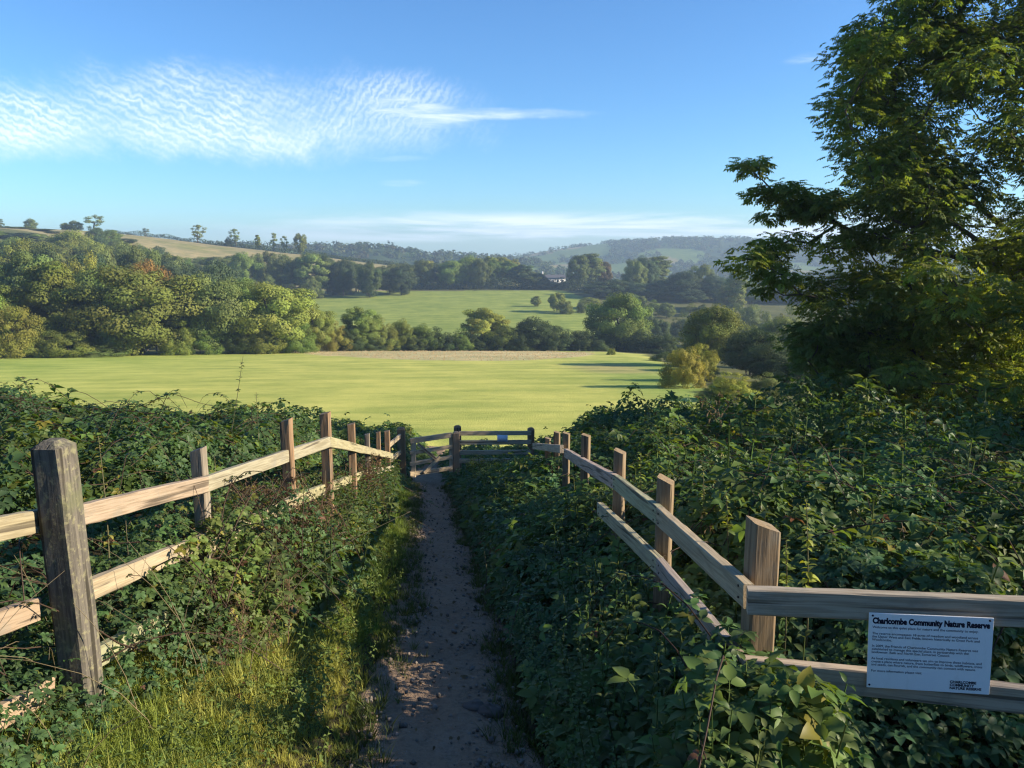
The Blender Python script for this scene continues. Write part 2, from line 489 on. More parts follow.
# ------------------------------------------------------------------ undergrowth
def veg_right(x, y):
    """height of the thicket right of the path"""
    e = path_x(y) + path_hw(y)
    d = x - e
    bump = .55 + .9 * fbm(x / .75, y / .75, 51, 3)
    lo = .62 + .38 * sstep(4.2, 5.6, y)
    h = (.32 * sstep(-.12, .25, d) + .34 * sstep(.2, 1.1, d)) * lo
    h = h * (1 + .12 * sstep(5, 9, y))
    h = h + .17 * sstep(.42, .66, x) * (1 - sstep(1.0, 1.25, x)) * sstep(2.25, 2.6, y) * (1 - sstep(3.1, 3.35, y))
    h = h + .16 * sstep(.40, .6, x) * (1 - sstep(.95, 1.2, x)) * sstep(3.1, 3.4, y) * (1 - sstep(3.9, 4.4, y))
    xf = np.interp(y, [0, 3.1, 4.3, 5.5, 7.4, 9.1, 12, 16], [1.5, 1.15, .9, .8, .75, .65, .42, .2])
    yb = 3.15 + .0 * x
    back = sstep(0.05, .9, x - xf) * sstep(2.95, 3.9, y)
    tall = .46 + .42 * sstep(5, 9, y) * sstep(1.5, 4, x) + .22 * sstep(9, 14, y) * sstep(1, 3, x)
    h = h + back * tall
    h = h * (.72 + .28 * sstep(2.8, 4.0, y + 1.4 * (x > .45)))
    h = h * np.where(y < 3.0, np.where(x > .8, .80, .95), 1)
    h = h + .36 * sstep(.5, .8, x) * (1 - sstep(1.15, 1.4, x)) * sstep(2.1, 2.7, y) * (1 - sstep(3.2, 3.8, y))
    mound = .62 + .80 * fbm(x / 1.9 + 3, y / 1.9, 57, 2)
    lip = 1 - .3 * sstep(13, 17, y) * (1 - sstep(1.0, 2.5, x)) 
    return np.maximum(h * bump * mound * lip, 0)

def veg_left(x, y):
    """height of the thicket behind the left fence, and the weeds at its foot"""
    xf = -2.02 - .02 * np.clip(y - 8, 0, 20)
    bump = .6 + .8 * fbm(x / .8, y / .8, 61, 3)
    mound = .78 + .45 * fbm(x / 2.1, y / 2.1, 63, 2)
    back = sstep(.05, 1.3, xf - x)
    h = back * (1.00 + .15 * sstep(4, 8, y) - .38 * sstep(11, 18, y))
    h = h * bump * mound
    return h

def veg_foot(x, y):
    """weeds between the left fence and the grass verge"""
    xf = -2.0
    edge = np.interp(y, [1.5, 2.6, 3.2, 4, 6, 9, 13], [-1.45, -1.55, -1.62, -1.32, -1.10, -1.40, -1.85])
    h = (.62 + .30 * sstep(4.0, 4.9, y) * (1 - sstep(5.3, 6.1, y)) - .20 * sstep(5.6, 6.4, y)) * sstep(0, .45, edge - x) * (1 - sstep(.2, .9, -2.0 - x)) * (.62 + .38 * sstep(3.0, 4.4, y)) * (1 - .4 * sstep(10, 14, y))
    return h * (.55 + .9 * fbm(x / .5, y / .5, 67, 3))

def veg_normal(fn, x, y):
    e = .08
    dx = (fn(x + e, y) + H(x + e, y) - fn(x - e, y) - H(x - e, y)) / (2 * e)
    dy = (fn(x, y + e) + H(x, y + e) - fn(x, y - e) - H(x, y - e)) / (2 * e)
    return norm(np.stack([-dx, -dy, np.ones_like(dx)], -1))

def sample_region(n, x0, x1, y0, y1, fn, minh=.06, dmin=0, dmax=99):
    x = rng.uniform(x0, x1, n); y = rng.uniform(y0, y1, n)
    h = fn(x, y)
    d = np.hypot(x, y)
    inside = (np.abs(x) < .80 * np.maximum(y, .2) + 1.6) & (d > dmin) & (d <= dmax) & (h > minh)
    return x[inside], y[inside], h[inside]

BR = np.array([.062, .112, .038])

def bramble_tints(n, per, base, spread=.28, yellow=.06, brown=.02):
    b = rng.uniform(1 - spread, 1 + spread, n)[:, None] * base[None] * rng.uniform(.9, 1.1, (n, 3))
    k = rng.random(n)
    b[k < yellow] = np.array([.15, .16, .035]) * rng.uniform(.6, 1.1, ((k < yellow).sum(), 1))
    bb = (k > 1 - brown)
    b[bb] = np.array([.15, .075, .04]) * rng.uniform(.5, 1.1, (bb.sum(), 1))
    return np.repeat(b, per, axis=0)

def thicket(fn, box, bands, base=BR, size=.075, yellow=.05, brown=.02, keep=None):
    """leaf sprays over and within a mound of undergrowth; bands = (dmin, dmax, leaves per m2, scale, lod)"""
    parts = []
    x0, x1, y0, y1 = box
    for dmin, dmax, dens, sc, lod in bands:
        A = (x1 - x0) * (y1 - y0)
        x, y, h = sample_region(int(A * dens), x0, x1, y0, y1, fn, .06, dmin, dmax)
        if keep is not None:
            k = keep(x, y); x, y, h = x[k], y[k], h[k]
        n = len(x)
        if not n: continue
        kind = fbm(x / .9 + 11, y / .9, 91, 2); kind2 = fbm(x / .45, y / .45 + 7, 93, 2)
        e = np.clip(rng.exponential(.20, n), 0, 1)
        up = rng.random(n) < .06
        z = H(x, y) + h * (1 - e) + np.where(up, rng.exponential(.07, n), 0)
        nn = veg_normal(fn, x, y)
        nrm = norm(nn * .7 + np.array([0, -.12, .55]) + rnd(n) * .62)
        hd = nn * np.array([1, 1, 0]) * 1.2 + rnd(n)
        s = size * sc * rng.uniform(.5, 1.3, n) * (1 - .35 * e) * (.65 + .8 * kind)
        tone = (.62 + .9 * kind2)[:, None] * np.where((kind > .60)[:, None], np.array([1.45, 1.25, .95]), np.where((kind < .40)[:, None], np.array([.85, .95, 1.1]), 1.0))
        pos = np.stack([x, y, z], -1)
        five = rng.random(n) < .35
        for sel, fv in ((five, True), (~five, False)):
            T, TF = bramble_leaf(lod, fv)
            V, Fc = scatter(T, TF, pos[sel], frames(nrm[sel], hd[sel]), s[sel])
            parts.append((V, Fc, bramble_tints(sel.sum(), len(TF), base, .3, yellow, brown) * np.repeat(tone[sel], len(TF), axis=0)))
    return parts

def canes(fn, box, n, dmax=12, size=.07, lod=0, base=BR, reach=(.7, 1.7), keep=None):
    """arching canes that stand out of the thicket, each with its leaves"""
    parts = []
    x0, x1, y0, y1 = box
    x, y, h = sample_region(n * 4, x0, x1, y0, y1, fn, .25, 0, dmax)
    T, TF = bramble_leaf(lod, False)
    for i in range(min(n, len(x))):
        a = rng.uniform(0, 6.283); L = rng.uniform(*reach); rise = rng.uniform(.05, .40)
        t = np.linspace(0, 1, 9)
        px = x[i] + np.cos(a) * L * t; py = y[i] + np.sin(a) * L * t
        top = H(px, py) + np.maximum(fn(px, py), .1)
        pz = (h1(x[i], y[i]) + h[i] * .7) * (1 - t) + top * t + rise * np.sin(t * math.pi * .85) * 1.1
        pz = np.maximum(pz, top - .05)
        pts = np.stack([px, py, pz], -1)
        if keep is not None and not keep(pts[:, 0], pts[:, 1]).all(): continue
        V, Fc = tube(pts, np.linspace(.0045, .002, 9), 4)
        parts.append((V, Fc, np.tile(np.array([.075, .05, .035]) * rng.uniform(.7, 1.6), (len(Fc), 1))))
        m = int(L / .085); tt = rng.random(m) * .85 + .15
        lp = np.stack([np.interp(tt, t, pts[:, k]) for k in range(3)], -1)
        side = np.where(np.arange(m) % 2, 1., -1.)
        hd = np.stack([-np.sin(a) * side + np.cos(a) * .6, np.cos(a) * side + np.sin(a) * .6, np.full(m, .15)], -1) + rnd(m) * .3
        nr = np.array([0, 0, 1.]) + rnd(m) * .4
        V, Fc = scatter(T, TF, lp, frames(nr, hd), size * rng.uniform(.6, 1.1, m) * (1.15 - .6 * tt))
        parts.append((V, Fc, bramble_tints(m, len(TF), base * 1.1, .3, .08, .03)))
    return parts

def stems(T, TF, x, y, hgt, tilt=.18, tint=None):
    n = len(x)
    pos = np.stack([x, y, H(x, y) - .02], -1)
    up = np.array([0, 0, 1.]) + rnd(n) * tilt
    V, Fc = scatter(T, TF, pos, frames(up, rnd(n)), hgt)
    return V, Fc, np.repeat(tint, len(TF), axis=0)

def near_sign(x, y):
    """leave the view of the notice board open as it is in the photograph"""
    d = y * CP - H(x, y) * SP
    px = 512 + F * x / np.maximum(d, .3)
    return ~((y < 2.95) & (px > 830) & (px < 1015) & (y > 2.2))

def build_undergrowth():
    RB = (-2.2, 22, 1.0, 24)
    bands = [(0, 2.9, 1000, 1.0, 0), (2.9, 5, 1050, .88, 0), (5, 9, 560, 1.1, 1), (9, 15, 300, 1.45, 1), (15, 30, 150, 1.9, 1)]
    parts = thicket(veg_right, RB, bands, yellow=.022, brown=.004, keep=near_sign)
    parts += canes(veg_right, (0, 9, 1.3, 9), 120, 10, .07, 0, keep=lambda x, y: near_sign(x, y) & (x > path_x(y) + path_hw(y) - .06))
    parts += canes(veg_right, (0, 16, 7, 22), 160, 26, .085, 1, keep=lambda x, y: x > path_x(y) + path_hw(y) - .06)
    V, Fc, C = join(parts)
    tag(link('bramble_undergrowth', mesh_np('bramble_undergrowth', V, Fc, M_BRAM, C), color=(1, 1, 1)),
        'dark green bramble undergrowth covering the bank right of the path', 'brambles', kind='stuff')
    LB = (-22, -1.6, .6, 26)
    bands = [(0, 5, 800, .85, 0), (5, 9, 480, 1.0, 1), (9, 15, 300, 1.35, 1), (15, 30, 150, 1.8, 1)]
    parts = thicket(veg_left, LB, bands, base=BR * np.array([.95, .92, .9]), yellow=.04, brown=.005)
    parts += canes(veg_left, (-9, -2.2, 3, 10), 120, 12, .065, 0, BR)
    parts += canes(veg_left, (-16, -2.4, 8, 24), 150, 26, .085, 1, BR)
    V, Fc, C = join(parts)
    tag(link('bramble_undergrowth', mesh_np('bramble_undergrowth', V, Fc, M_BRAM, C), color=(1, 1, 1)),
        'dark bramble undergrowth mounded behind the left fence', 'brambles', kind='stuff')
    # nettles and weeds beside the path, and at the foot of the left fence
    T0, F0 = nettle(0); T1, F1 = nettle(1)
    parts = []
    n = 2600
    y = 2.2 + rng.random(n) * 14; x = path_x(y) + path_hw(y) + .02 + rng.random(n) ** 1.3 * 1.2
    h = (.22 + .40 * sstep(0, .6, x - path_x(y) - path_hw(y))) * rng.uniform(.6, 1.25, n)
    k = near_sign(x, y); x, y, h = x[k], y[k], h[k]; n = len(x)
    near = y < 6
    tint = rng.uniform(.7, 1.4, n)[:, None] * np.array([.085, .13, .036]) * rng.uniform(.85, 1.15, (n, 3))
    parts.append(stems(T0, F0, x[near], y[near], h[near], .2, tint[near]))
    parts.append(stems(T1, F1, x[~near], y[~near], h[~near], .2, tint[~near]))
    n = 1500; y = rng.uniform(2.6, 15, n); x = rng.uniform(.2, 9, n); hh = veg_right(x, y)
    k = (hh > .2) & (x < .8 * y + 1.2) & near_sign(x, y) & (fbm(x / 1.1, y / 1.1, 97, 2) > .5); x, y, hh = x[k], y[k], hh[k]
    tint = rng.uniform(.7, 1.5, len(x))[:, None] * np.array([.11, .155, .045]) * rng.uniform(.85, 1.15, (len(x), 3))
    a = y < 6
    hh = hh * rng.uniform(.85, 1.05, len(x)) + rng.exponential(.09, len(x))
    parts.append(stems(T0, F0, x[a], y[a], hh[a], .15, tint[a])); parts.append(stems(T1, F1, x[~a], y[~a], hh[~a], .15, tint[~a]))
    V, Fc, C = join(parts)
    tag(link('nettles', mesh_np('nettles', V, Fc, M_BRAM, C), color=(1, 1, 1)), 'nettles and leafy weeds along the right edge of the path', 'nettles', kind='stuff')
    parts = thicket(veg_foot, (-3.0, -1.1, 1.4, 15), [(0, 6, 1300, .52, 0), (6, 16, 700, .75, 1)], base=np.array([.070, .115, .036]), yellow=.05, brown=.008)
    parts += canes(veg_foot, (-2.4, -1.3, 3, 9), 60, 12, .045, 1, np.array([.06, .08, .03]), (.4, 1.0))
    n = 900
    y = 1.8 + rng.random(n) * 12; x = -2.7 + rng.random(n) * 1.4
    k = veg_foot(x, y) > .1; x, y = x[k], y[k]; n = len(x)
    tint = rng.uniform(.7, 1.4, n)[:, None] * np.array([.075, .11, .035]) * rng.uniform(.8, 1.2, (n, 3))
    hh = rng.uniform(.35, .85, n) * (.5 + .5 * sstep(3.2, 5, y)); nr_ = y < 5
    parts.append(stems(T0, F0, x[nr_], y[nr_], hh[nr_], .3, tint[nr_])); parts.append(stems(T1, F1, x[~nr_], y[~nr_], hh[~nr_], .3, tint[~nr_]))
    V, Fc, C = join(parts)
    tag(link('weeds', mesh_np('weeds', V, Fc, M_BRAM, C), color=(1, 1, 1)), 'tangled weeds at the foot of the left fence', 'weeds', kind='stuff')
    # dry seeding weeds along the left fence
    D, DF = dry_weed()
    ctr = [(258, 505, 6.0, .75, 46), (280, 520, 6.3, .7, 30), (362, 482, 10.5, .7, 30), (215, 520, 5.2, .6, 16), (235, 600, 4.6, .45, 14)]
    xs, ys, hs = [], [], []
    for px, py, d, hh, m in ctr:
        p = P(px, py, d)
        xs.append(p[0] + rng.normal(0, .16, m)); ys.append(p[1] + rng.normal(0, .28, m)); hs.append(hh * rng.uniform(.6, 1.3, m))
    q = 130; xr = rng.uniform(.8, 9, q); yr = rng.uniform(3.5, 15, q); xl = rng.uniform(-9, -2.3, q); yl = rng.uniform(3.5, 14, q)
    for xx, yy, fn in ((xr, yr, veg_right), (xl, yl, veg_left)):
        kk = fbm(xx / 1.3, yy / 1.3, 99, 2) > .56
        xs.append(xx[kk]); ys.append(yy[kk]); hs.append(fn(xx[kk], yy[kk]) * rng.uniform(.85, 1.1, kk.sum()) * .8 + rng.exponential(.10, kk.sum()) + .1)
    x, y, h = map(np.concatenate, (xs, ys, hs))
    tint = rng.uniform(.6, 1.5, len(x))[:, None] * np.where((np.arange(len(x)) < 136)[:, None], np.array([.17, .115, .075]), np.array([.12, .095, .06]))
    V, Fc, C = stems(D, DF, x, y, h, .25, tint)
    tag(link('dry_weeds', mesh_np('dry_weeds', V, Fc, M_GRASS, C), color=(1, 1, 1)), 'brown seeding weeds standing dry against the left fence', 'dry weeds', kind='stuff')
    # grass verge
    parts = []
    for n, ya, yb, sc, tn in ((8200, 1.3, 5.5, .8, 16), (4200, 5, 10, 1.25, 12), (2600, 9, 17, 1.7, 10)):
        G = [grass_tuft(tn, 3, .8, .022 * sc) for _ in range(3)]
        y = rng.uniform(ya, yb, n); xr = path_x(y) - path_hw(y) + .02 + rng.normal(0, .05, n)
        x = xr - rng.random(n) ** .9 * np.interp(y, [1, 4, 8, 16], [1.9, 1.5, 1.1, .8])
        dpt = (xr - x)
        h = (.045 + .10 * sstep(0, .6, dpt)) * rng.uniform(.5, 1.6, n) * (1 + .6 * sstep(4.5, 8, y))
        q = fbm(x / .5, y / .5, 71)
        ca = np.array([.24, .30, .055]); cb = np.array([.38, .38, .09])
        ca = ca * (1 - .35 * sstep(4.6, 6, y))[:, None] * np.where(y[:, None] > 5, np.array([.8, 1, 1]), 1.0)  # sun put into the colour: darker, less yellow past the lit foreground
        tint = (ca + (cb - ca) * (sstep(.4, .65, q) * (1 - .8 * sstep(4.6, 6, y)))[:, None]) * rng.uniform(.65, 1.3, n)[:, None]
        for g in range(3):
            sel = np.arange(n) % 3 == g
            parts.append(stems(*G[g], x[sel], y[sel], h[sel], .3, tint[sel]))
    # fallen leaves on the path
    n = 260; y = 1.4 + rng.random(n) ** 1.4 * 12; x = path_x(y) + rng.normal(0, .28, n)
    LV, LF = leaflet(lod=0, W=.5)
    V_, F_ = scatter(LV, LF, np.stack([x, y, H(x, y) + .035], -1), frames(np.array([0, 0, 1.]) + rnd(n) * .45, rnd(n)), rng.uniform(.015, .05, n))
    parts.append((V_, F_, np.repeat(rng.uniform(.4, 1.2, (n, 1)) * np.array([.17, .12, .06]), len(LF), axis=0)))
    # clover and small weeds low in the grass
    def verge(x, y):
        dp = path_x(y) - path_hw(y) - x
        return .10 * sstep(.02, .3, dp) * (1 - sstep(1.3, 1.7, dp)) * (.3 + 1.4 * fbm(x / .3, y / .3, 73))
    W = thicket(verge, (-2.4, -.3, 1.3, 9), [(0, 9, 1100, .024 / .075, 1)], base=np.array([.16, .21, .05]), yellow=.15, brown=.05)
    parts += W
    m_ = 420; yy = rng.uniform(2.0, 8, m_); xx = path_x(yy) - path_hw(yy) - rng.random(m_) ** .8 * .95 - .02
    NT, NF = nettle(1)
    parts.append(stems(NT, NF, xx, yy, rng.uniform(.10, .32, m_), .4, rng.uniform(.7, 1.3, m_)[:, None] * np.array([.13, .18, .045])))
    # thin grass creeping over both edges of the path
    n = 3600; y = rng.uniform(1.4, 16, n); sg = np.where(rng.random(n) < .5, 1, -1); x = path_x(y) + sg * (path_hw(y) - .03 - .16 * fbm(y / .5, sg * 3. + y * .1, 79) + rng.normal(.03, .07, n))
    G = grass_tuft(10, 3, .8, .025)
    parts.append(stems(*G, x, y, rng.uniform(.05, .16, n), .4, rng.uniform(.6, 1.2, n)[:, None] * np.array([.08, .11, .03])))
    V, Fc, C = join(parts)
    tag(link('grass', mesh_np('grass', V, Fc, M_GRASS, C), color=(1, 1, 1)), 'yellow green grass on the verge left of the path', 'grass', kind='stuff')
    # long bent straw stalks in the left thicket
    parts = []
    for i in range(130):
        x = rng.uniform(-3.2, -1.4); y = rng.uniform(2.2, 8); z = h1(x, y)
        a = rng.uniform(0, 6.28); L = rng.uniform(.5, 1.25); t = np.linspace(0, 1, 6); b = rng.uniform(.2, .9)
        pts = np.stack([x + np.cos(a) * b * L * t ** 1.8, y + np.sin(a) * b * L * t ** 1.8, z + L * (t - .35 * b * t ** 2.5)], -1)
        V, Fc = tube(pts, np.linspace(.003, .0012, 6), 3)
        parts.append((V, Fc, np.tile(np.array([.30, .25, .15]) * rng.uniform(.5, 1.2), (len(Fc), 1))))
    V, Fc, C = join(parts)
    tag(link('straw_stalks', mesh_np('straw_stalks', V, Fc, M_GRASS, C), color=(1, 1, 1)), 'long bent straw stalks among the brambles by the left fence', 'stalks', kind='stuff')
    # dry grass at the far edge of the mown field
    n = 7000
    x = rng.uniform(-64, 16, n); y = rng.uniform(112, 168, n); w = (fbm(x / 6, y / 6, 9) - .5) * 5
    k = in_poly(x + w * .8, y + w * 2.0, DRY); x, y = x[k], y[k]; n = len(x)
    G = grass_tuft(8, 2, .5, .09)
    V, Fc, C = stems(*G, x, y, rng.uniform(.12, .32, n), .3, rng.uniform(.8, 1.2, n)[:, None] * np.array([.55, .44, .29]))
    tag(link('dry_grass', mesh_np('dry_grass', V, Fc, M_GRASS, C), color=(1, 1, 1)), 'pinkish dry grass left standing along the far edge of the field', 'dry grass', kind='stuff')
build_undergrowth()

def shoot(name, px, py0, py1, depth, lean, nl, leafs, tint, label, cat, T=None):
    """a single tall plant that stands clear of the thicket"""
    top = P(px, py1, depth); bot = P(px - lean, py0, depth)
    root = np.array([bot[0], bot[1], min(bot[2], h1(bot[0], bot[1]))])
    t = np.linspace(0, 1, 8)[:, None]
    pts = root * (1 - t) + top * t; pts[:, 0] += np.sin(t[:, 0] * 3.1) * .03
    o = link(name, None); o.location = Vector(root)
    V, Fc = tube(pts - root, np.linspace(.007, .002, 8), 5)
    m = plain('green_stem_' + cat.replace(' ', '_'), (.10, .095, .045))
    link('stem', mesh_np('stem', V, Fc, m, None, True), o)
    f0 = max(0., 1 - 1.35 * np.linalg.norm(top - bot) / np.linalg.norm(top - root))
    tt = np.sort(rng.uniform(f0, 1, nl)); lp = np.stack([np.interp(tt, t[:, 0], (pts - root)[:, k]) for k in range(3)], -1)
    a = np.arange(nl) * 2.4
    hd = np.stack([np.cos(a), np.sin(a), np.full(nl, .35)], -1) + rnd(nl) * .3
    T_, TF = T if T else leaflet(W=.55)
    V, Fc = scatter(T_, TF, lp, frames(np.array([0, 0, 1.]) + rnd(nl) * .5, hd), leafs * rng.uniform(.6, 1.15, nl) * (1.2 - .7 * (tt - f0) / (1 - f0 + 1e-6)))
    c = np.repeat(rng.uniform(.7, 1.3, nl), len(TF))[:, None] * np.array(tint)
    link('foliage', mesh_np('foliage', V, Fc, M_BRAM, c), o, (1, 1, 1))
    tag(o, label, cat)

shoot('leafy_plant', 806, 575, 500, 3.75, -4, 46, .060, (.30, .34, .06), 'tall yellow green leafy plant standing behind the rail with the notice board', 'plant')
shoot('leafy_plant', 703, 525, 470, 5.3, 2, 34, .05, (.22, .24, .06), 'thin pale leafy plant standing behind the second post of the right fence', 'plant')
shoot('leafy_plant', 98, 520, 436, 4.3, 3, 30, .05, (.26, .24, .05), 'yellowing leafy plant in the brambles behind the tall mossy post', 'plant')
shoot('leafy_plant', 786, 580, 540, 3.7, 3, 30, .055, (.20, .25, .05), 'short yellow green plant between the corner post and the tall leafy plant', 'plant')
shoot('leafy_plant', 726, 520, 492, 4.8, -3, 26, .05, (.22, .26, .05), 'low bright green plant behind the top rail left of the corner post', 'plant')
shoot('leafy_plant', 640, 480, 452, 6.6, 3, 26, .06, (.20, .25, .05), 'bright green plant between the second and third posts of the right fence', 'plant')
shoot('leafy_plant', 960, 575, 530, 4.2, 5, 34, .06, (.18, .23, .05), 'pale green plant above the rail over the notice board', 'plant')
shoot('bramble_shoot', 243, 398, 356, 9.0, 40, 16, .055, (.06, .09, .03), 'long bramble shoot rising clear against the mown field', 'bramble shoot', bramble_leaf(0))
shoot('bramble_shoot', 256, 410, 392, 9.5, 6, 9, .05, (.06, .09, .03), 'short bramble sprig just right of the long shoot above the left thicket', 'bramble shoot', bramble_leaf(0))
shoot('dandelion', 484, 590, 551, 6.4, 2, 7, .06, (.10, .13, .04), 'thin straggling stalk at the right edge of the path halfway down', 'plant')

def stone(px, py, s, label):
    p = on_ground(px, py); bm_n = 260
    u = np.linspace(0, math.pi, 12); w = np.linspace(0, 2 * math.pi, 18, endpoint=False)
    U, W = np.meshgrid(u, w, indexing='ij')
    r = 1 + (fbm(U * 2.2 + px, W * 1.6, 5) - .5) * 1.0
    V = np.stack([r * np.sin(U) * np.cos(W) * s * 1.35, r * np.sin(U) * np.sin(W) * s, r * np.cos(U) * s * .7], -1).reshape(-1, 3)
    Fq = np.array([(i * 18 + j, (i + 1) * 18 + j, (i + 1) * 18 + (j + 1) % 18, i * 18 + (j + 1) % 18) for i in range(11) for j in range(18)])
    o = link('stone', mesh_np('stone', V, Fq, plain('stone_grey', (.12, .10, .085), .9, .1), None, False))
    o.location = (p[0], p[1], h1(p[0], p[1]) + s * .45)
    tag(o, label, 'stone')
stone(473, 712, .05, 'rounded brown stone at the right edge of the path')
stone(489, 716, .055, 'paler stone beside the rounded one under the nettles')

# ------------------------------------------------------------------ timber
def timber(name, p0, p1, w, t, parent, color=(.42, .33, .21), mat=None, side=None, top=0.0, chamfer=False, seg=14, bow=.0):
    """a sawn length from p0 to p1 (its long axis is local z), w across, t thick; top = how far the end is cut on the slope"""
    p0 = np.array(p0, float); p1 = np.array(p1, float); L = np.linalg.norm(p1 - p0)
    z = (p1 - p0) / L
    s = np.array(side if side is not None else (0, 0, 1.), float)
    x = s - z * (s @ z); x = x / np.linalg.norm(x); y = np.cross(z, x)
    b = min(w, t) * .09
    ring = [(-w/2 + b, -t/2), (0, -t/2), (w/2 - b, -t/2), (w/2, -t/2 + b), (w/2, t/2 - b), (w/2 - b, t/2), (0, t/2), (-w/2 + b, t/2), (-w/2, t/2 - b), (-w/2, -t/2 + b)]
    k = len(ring); V = []
    sd = random.random() * 50
    for i in range(seg + 1):
        f = i / seg
        wx = (vnoise(np.array([f * L * 2.2 + sd]), np.array([1.5]))[0] - .5) * .007 + bow * math.sin(f * math.pi)
        wy = (vnoise(np.array([f * L * 2.2 + sd]), np.array([7.5]))[0] - .5) * .006
        for (a, c) in ring:
            j = .0016
            zz = f * L
            if i == seg: zz += top * (a / w)
            V.append((a + wx + random.uniform(-j, j), c + wy + random.uniform(-j, j), zz))
    Fs = [tuple(range(k - 1, -1, -1))]
    for i in range(seg):
        for j in range(k):
            Fs.append((i * k + j, i * k + (j + 1) % k, (i + 1) * k + (j + 1) % k, (i + 1) * k + j))
    if chamfer:
        base = len(V)
        for (a, c) in ring: V.append((a * .45, c * .45, L + w * .22))
        for j in range(k): Fs.append((seg * k + j, seg * k + (j + 1) % k, base + (j + 1) % k, base + j))
        Fs.append(tuple(base + j for j in range(k)))
    else:
        Fs.append(tuple(seg * k + j for j in range(k)))
    me = bpy.data.meshes.new(name); me.from_pydata(V, [], Fs); me.update(); me.materials.append(mat or M_WOOD)
    o = link(name, me, parent, color)
    Mx = Matrix(((x[0], y[0], z[0], p0[0]), (x[1], y[1], z[1], p0[1]), (x[2], y[2], z[2], p0[2]), (0, 0, 0, 1)))
    o.matrix_local = (Matrix.Translation(-Vector(parent.location)) @ Mx) if parent else Mx
    return o

PALE = (.37, .335, .24); BROWN = (.30, .205, .13); GREY = (.27, .24, .20)

def fence_root(p, label):
    o = link('fence', None); o.location = (p[0], p[1], h1(p[0], p[1])); tag(o, label, 'fence'); return o

def post(px, top, d, w, parent, color, slope=0., yaw=0., chamfer=False, mat=None, t=None, lean=(0, 0), name='post', label=None):
    p = P(px, top, d); b = np.array([p[0] + lean[0], p[1] + lean[1], h1(p[0], p[1]) - .35])
    a = math.radians(yaw)
    o = timber(name, b, p, w, t or w, parent, color, mat, (math.cos(a), math.sin(a), 0), slope, chamfer)
    if label: o['label'] = label
    return o

def nail_mesh():
    V = [(.0055 * math.cos(k * .785), .0055 * math.sin(k * .785), z) for z in (-.003, .002) for k in range(8)]
    me = bpy.data.meshes.new('nail'); me.from_pydata(V, [], [(k, (k + 1) % 8, 8 + (k + 1) % 8, 8 + k) for k in range(8)] + [tuple(range(8, 16)), tuple(range(7, -1, -1))])
    me.materials.append(plain('rusty_iron', (.07, .045, .035), .7)); return me
NAIL = nail_mesh()
U = random.uniform

def rail(pts, parent, color=PALE, h=.10, t=.045, off=(0, 0, 0)):
    for a, b in zip(pts[:-1], pts[1:]):
        c = tuple(k * random.uniform(.9, 1.1) for k in color)
        o = timber('rail', P(*a) + np.array(off), P(*b) + np.array(off), h, t, parent, c, None, (0, 0, 1), 0, False, 16)
        if min(a[2], b[2]) > 7: continue
        w = (o.matrix_local if not parent else Matrix.Translation(parent.location) @ o.matrix_local)
        L = float(np.linalg.norm(P(*b) - P(*a))); yw = w.to_3x3().col[1]; sg = -1 if yw.dot(Vector(w.translation)) > 0 else 1
        for zz in (.05, L - .05):
            for xx in (-h * .24, h * .24):
                n_ = link('nail', NAIL, o); n_.location = (xx + U(-.006, .006), sg * (t / 2 + .003), zz); n_.rotation_euler = (math.radians(90), 0, 0)

# left fence
fl = fence_root(P(325, 480, 7.4), 'pale post and rail fence on the left of the path')
post(54, 446, 3.35, .135, fl, (.2, .18, .14), 0, -5, True, M_LICHEN, lean=(.03, -.02), label='thick dark mossy post')
post(198, 449, 4.95, .082, fl, GREY, .03, -3)
post(286, 420, 6.25, .085, fl, BROWN, .03, -3)
post(325, 413, 7.45, .09, fl, BROWN, .02, -2)
post(351, 424, 9.3, .09, fl, BROWN, .02, 8)
post(367, 434, 11.0, .07, fl, GREY, .02, 5)
post(378, 432, 12.8, .07, fl, BROWN, .02, 5)
post(387, 431, 14.5, .10, fl, BROWN, .02, 5)
rail([(-70, 546, 2.75), (58, 520, 3.42)], fl, off=(-.07, 0, 0))
rail([(60, 519, 3.43), (205, 484, 4.9), (328, 442, 7.3), (392, 456, 14.4)], fl)
rail([(-70, 655, 2.75), (52, 609, 3.42)], fl, (.35, .315, .225), off=(-.07, 0, 0))
rail([(70, 598, 3.5), (203, 541, 4.9)], fl)
rail([(207, 545, 5.0), (296, 500, 6.3), (366, 473, 11.0), (393, 468, 14.4)], fl)
rail([(-50, 745, 2.85), (50, 687, 3.4)], fl)
rail([(88, 662, 3.55), (172, 616, 4.5)], fl)
rail([(372, 497, 11.9), (394, 488, 14.4)], fl)

# right fence
fr = fence_root(P(620, 540, 5.7), 'post and rail fence on the right with its corner by the notice board')
RC = (.43, .38, .295); RP = (.27, .21, .14)
post(763.5, 524, 3.36, .118, fr, RP, -.045, 4)
post(666, 479, 4.62, .092, fr, RP, -.04, -22)
post(620, 451, 5.85, .08, fr, RP, -.03, -22)
post(586, 435, 7.75, .08, fr, RP, -.02, -20)
post(566.5, 433, 9.5, .08, fr, RP, -.02, -15)
post(557, 432, 11.0, .08, fr, RP, -.02, -15)
post(548, 438, 12.5, .08, fr, RP, -.02, -15)
rail([(749, 596, 3.24), (660, 516, 4.50), (616, 482, 5.7), (566, 453, 9.3)], fr, RC, .105, .05)
rail([(562, 449, 9.4), (534, 446, 12.6)], fr, RC, .10, .05)
rail([(748, 672, 3.30), (660, 566, 4.5), (600, 508, 5.9)], fr, RC)
ra, rb = (747, 600, 3.20), (1180, 618, 2.93)
rail([ra, rb], fr, RC, .112, .05)
rail([(742, 668, 3.26), (1180, 716, 2.99)], fr, RC, .11, .05)

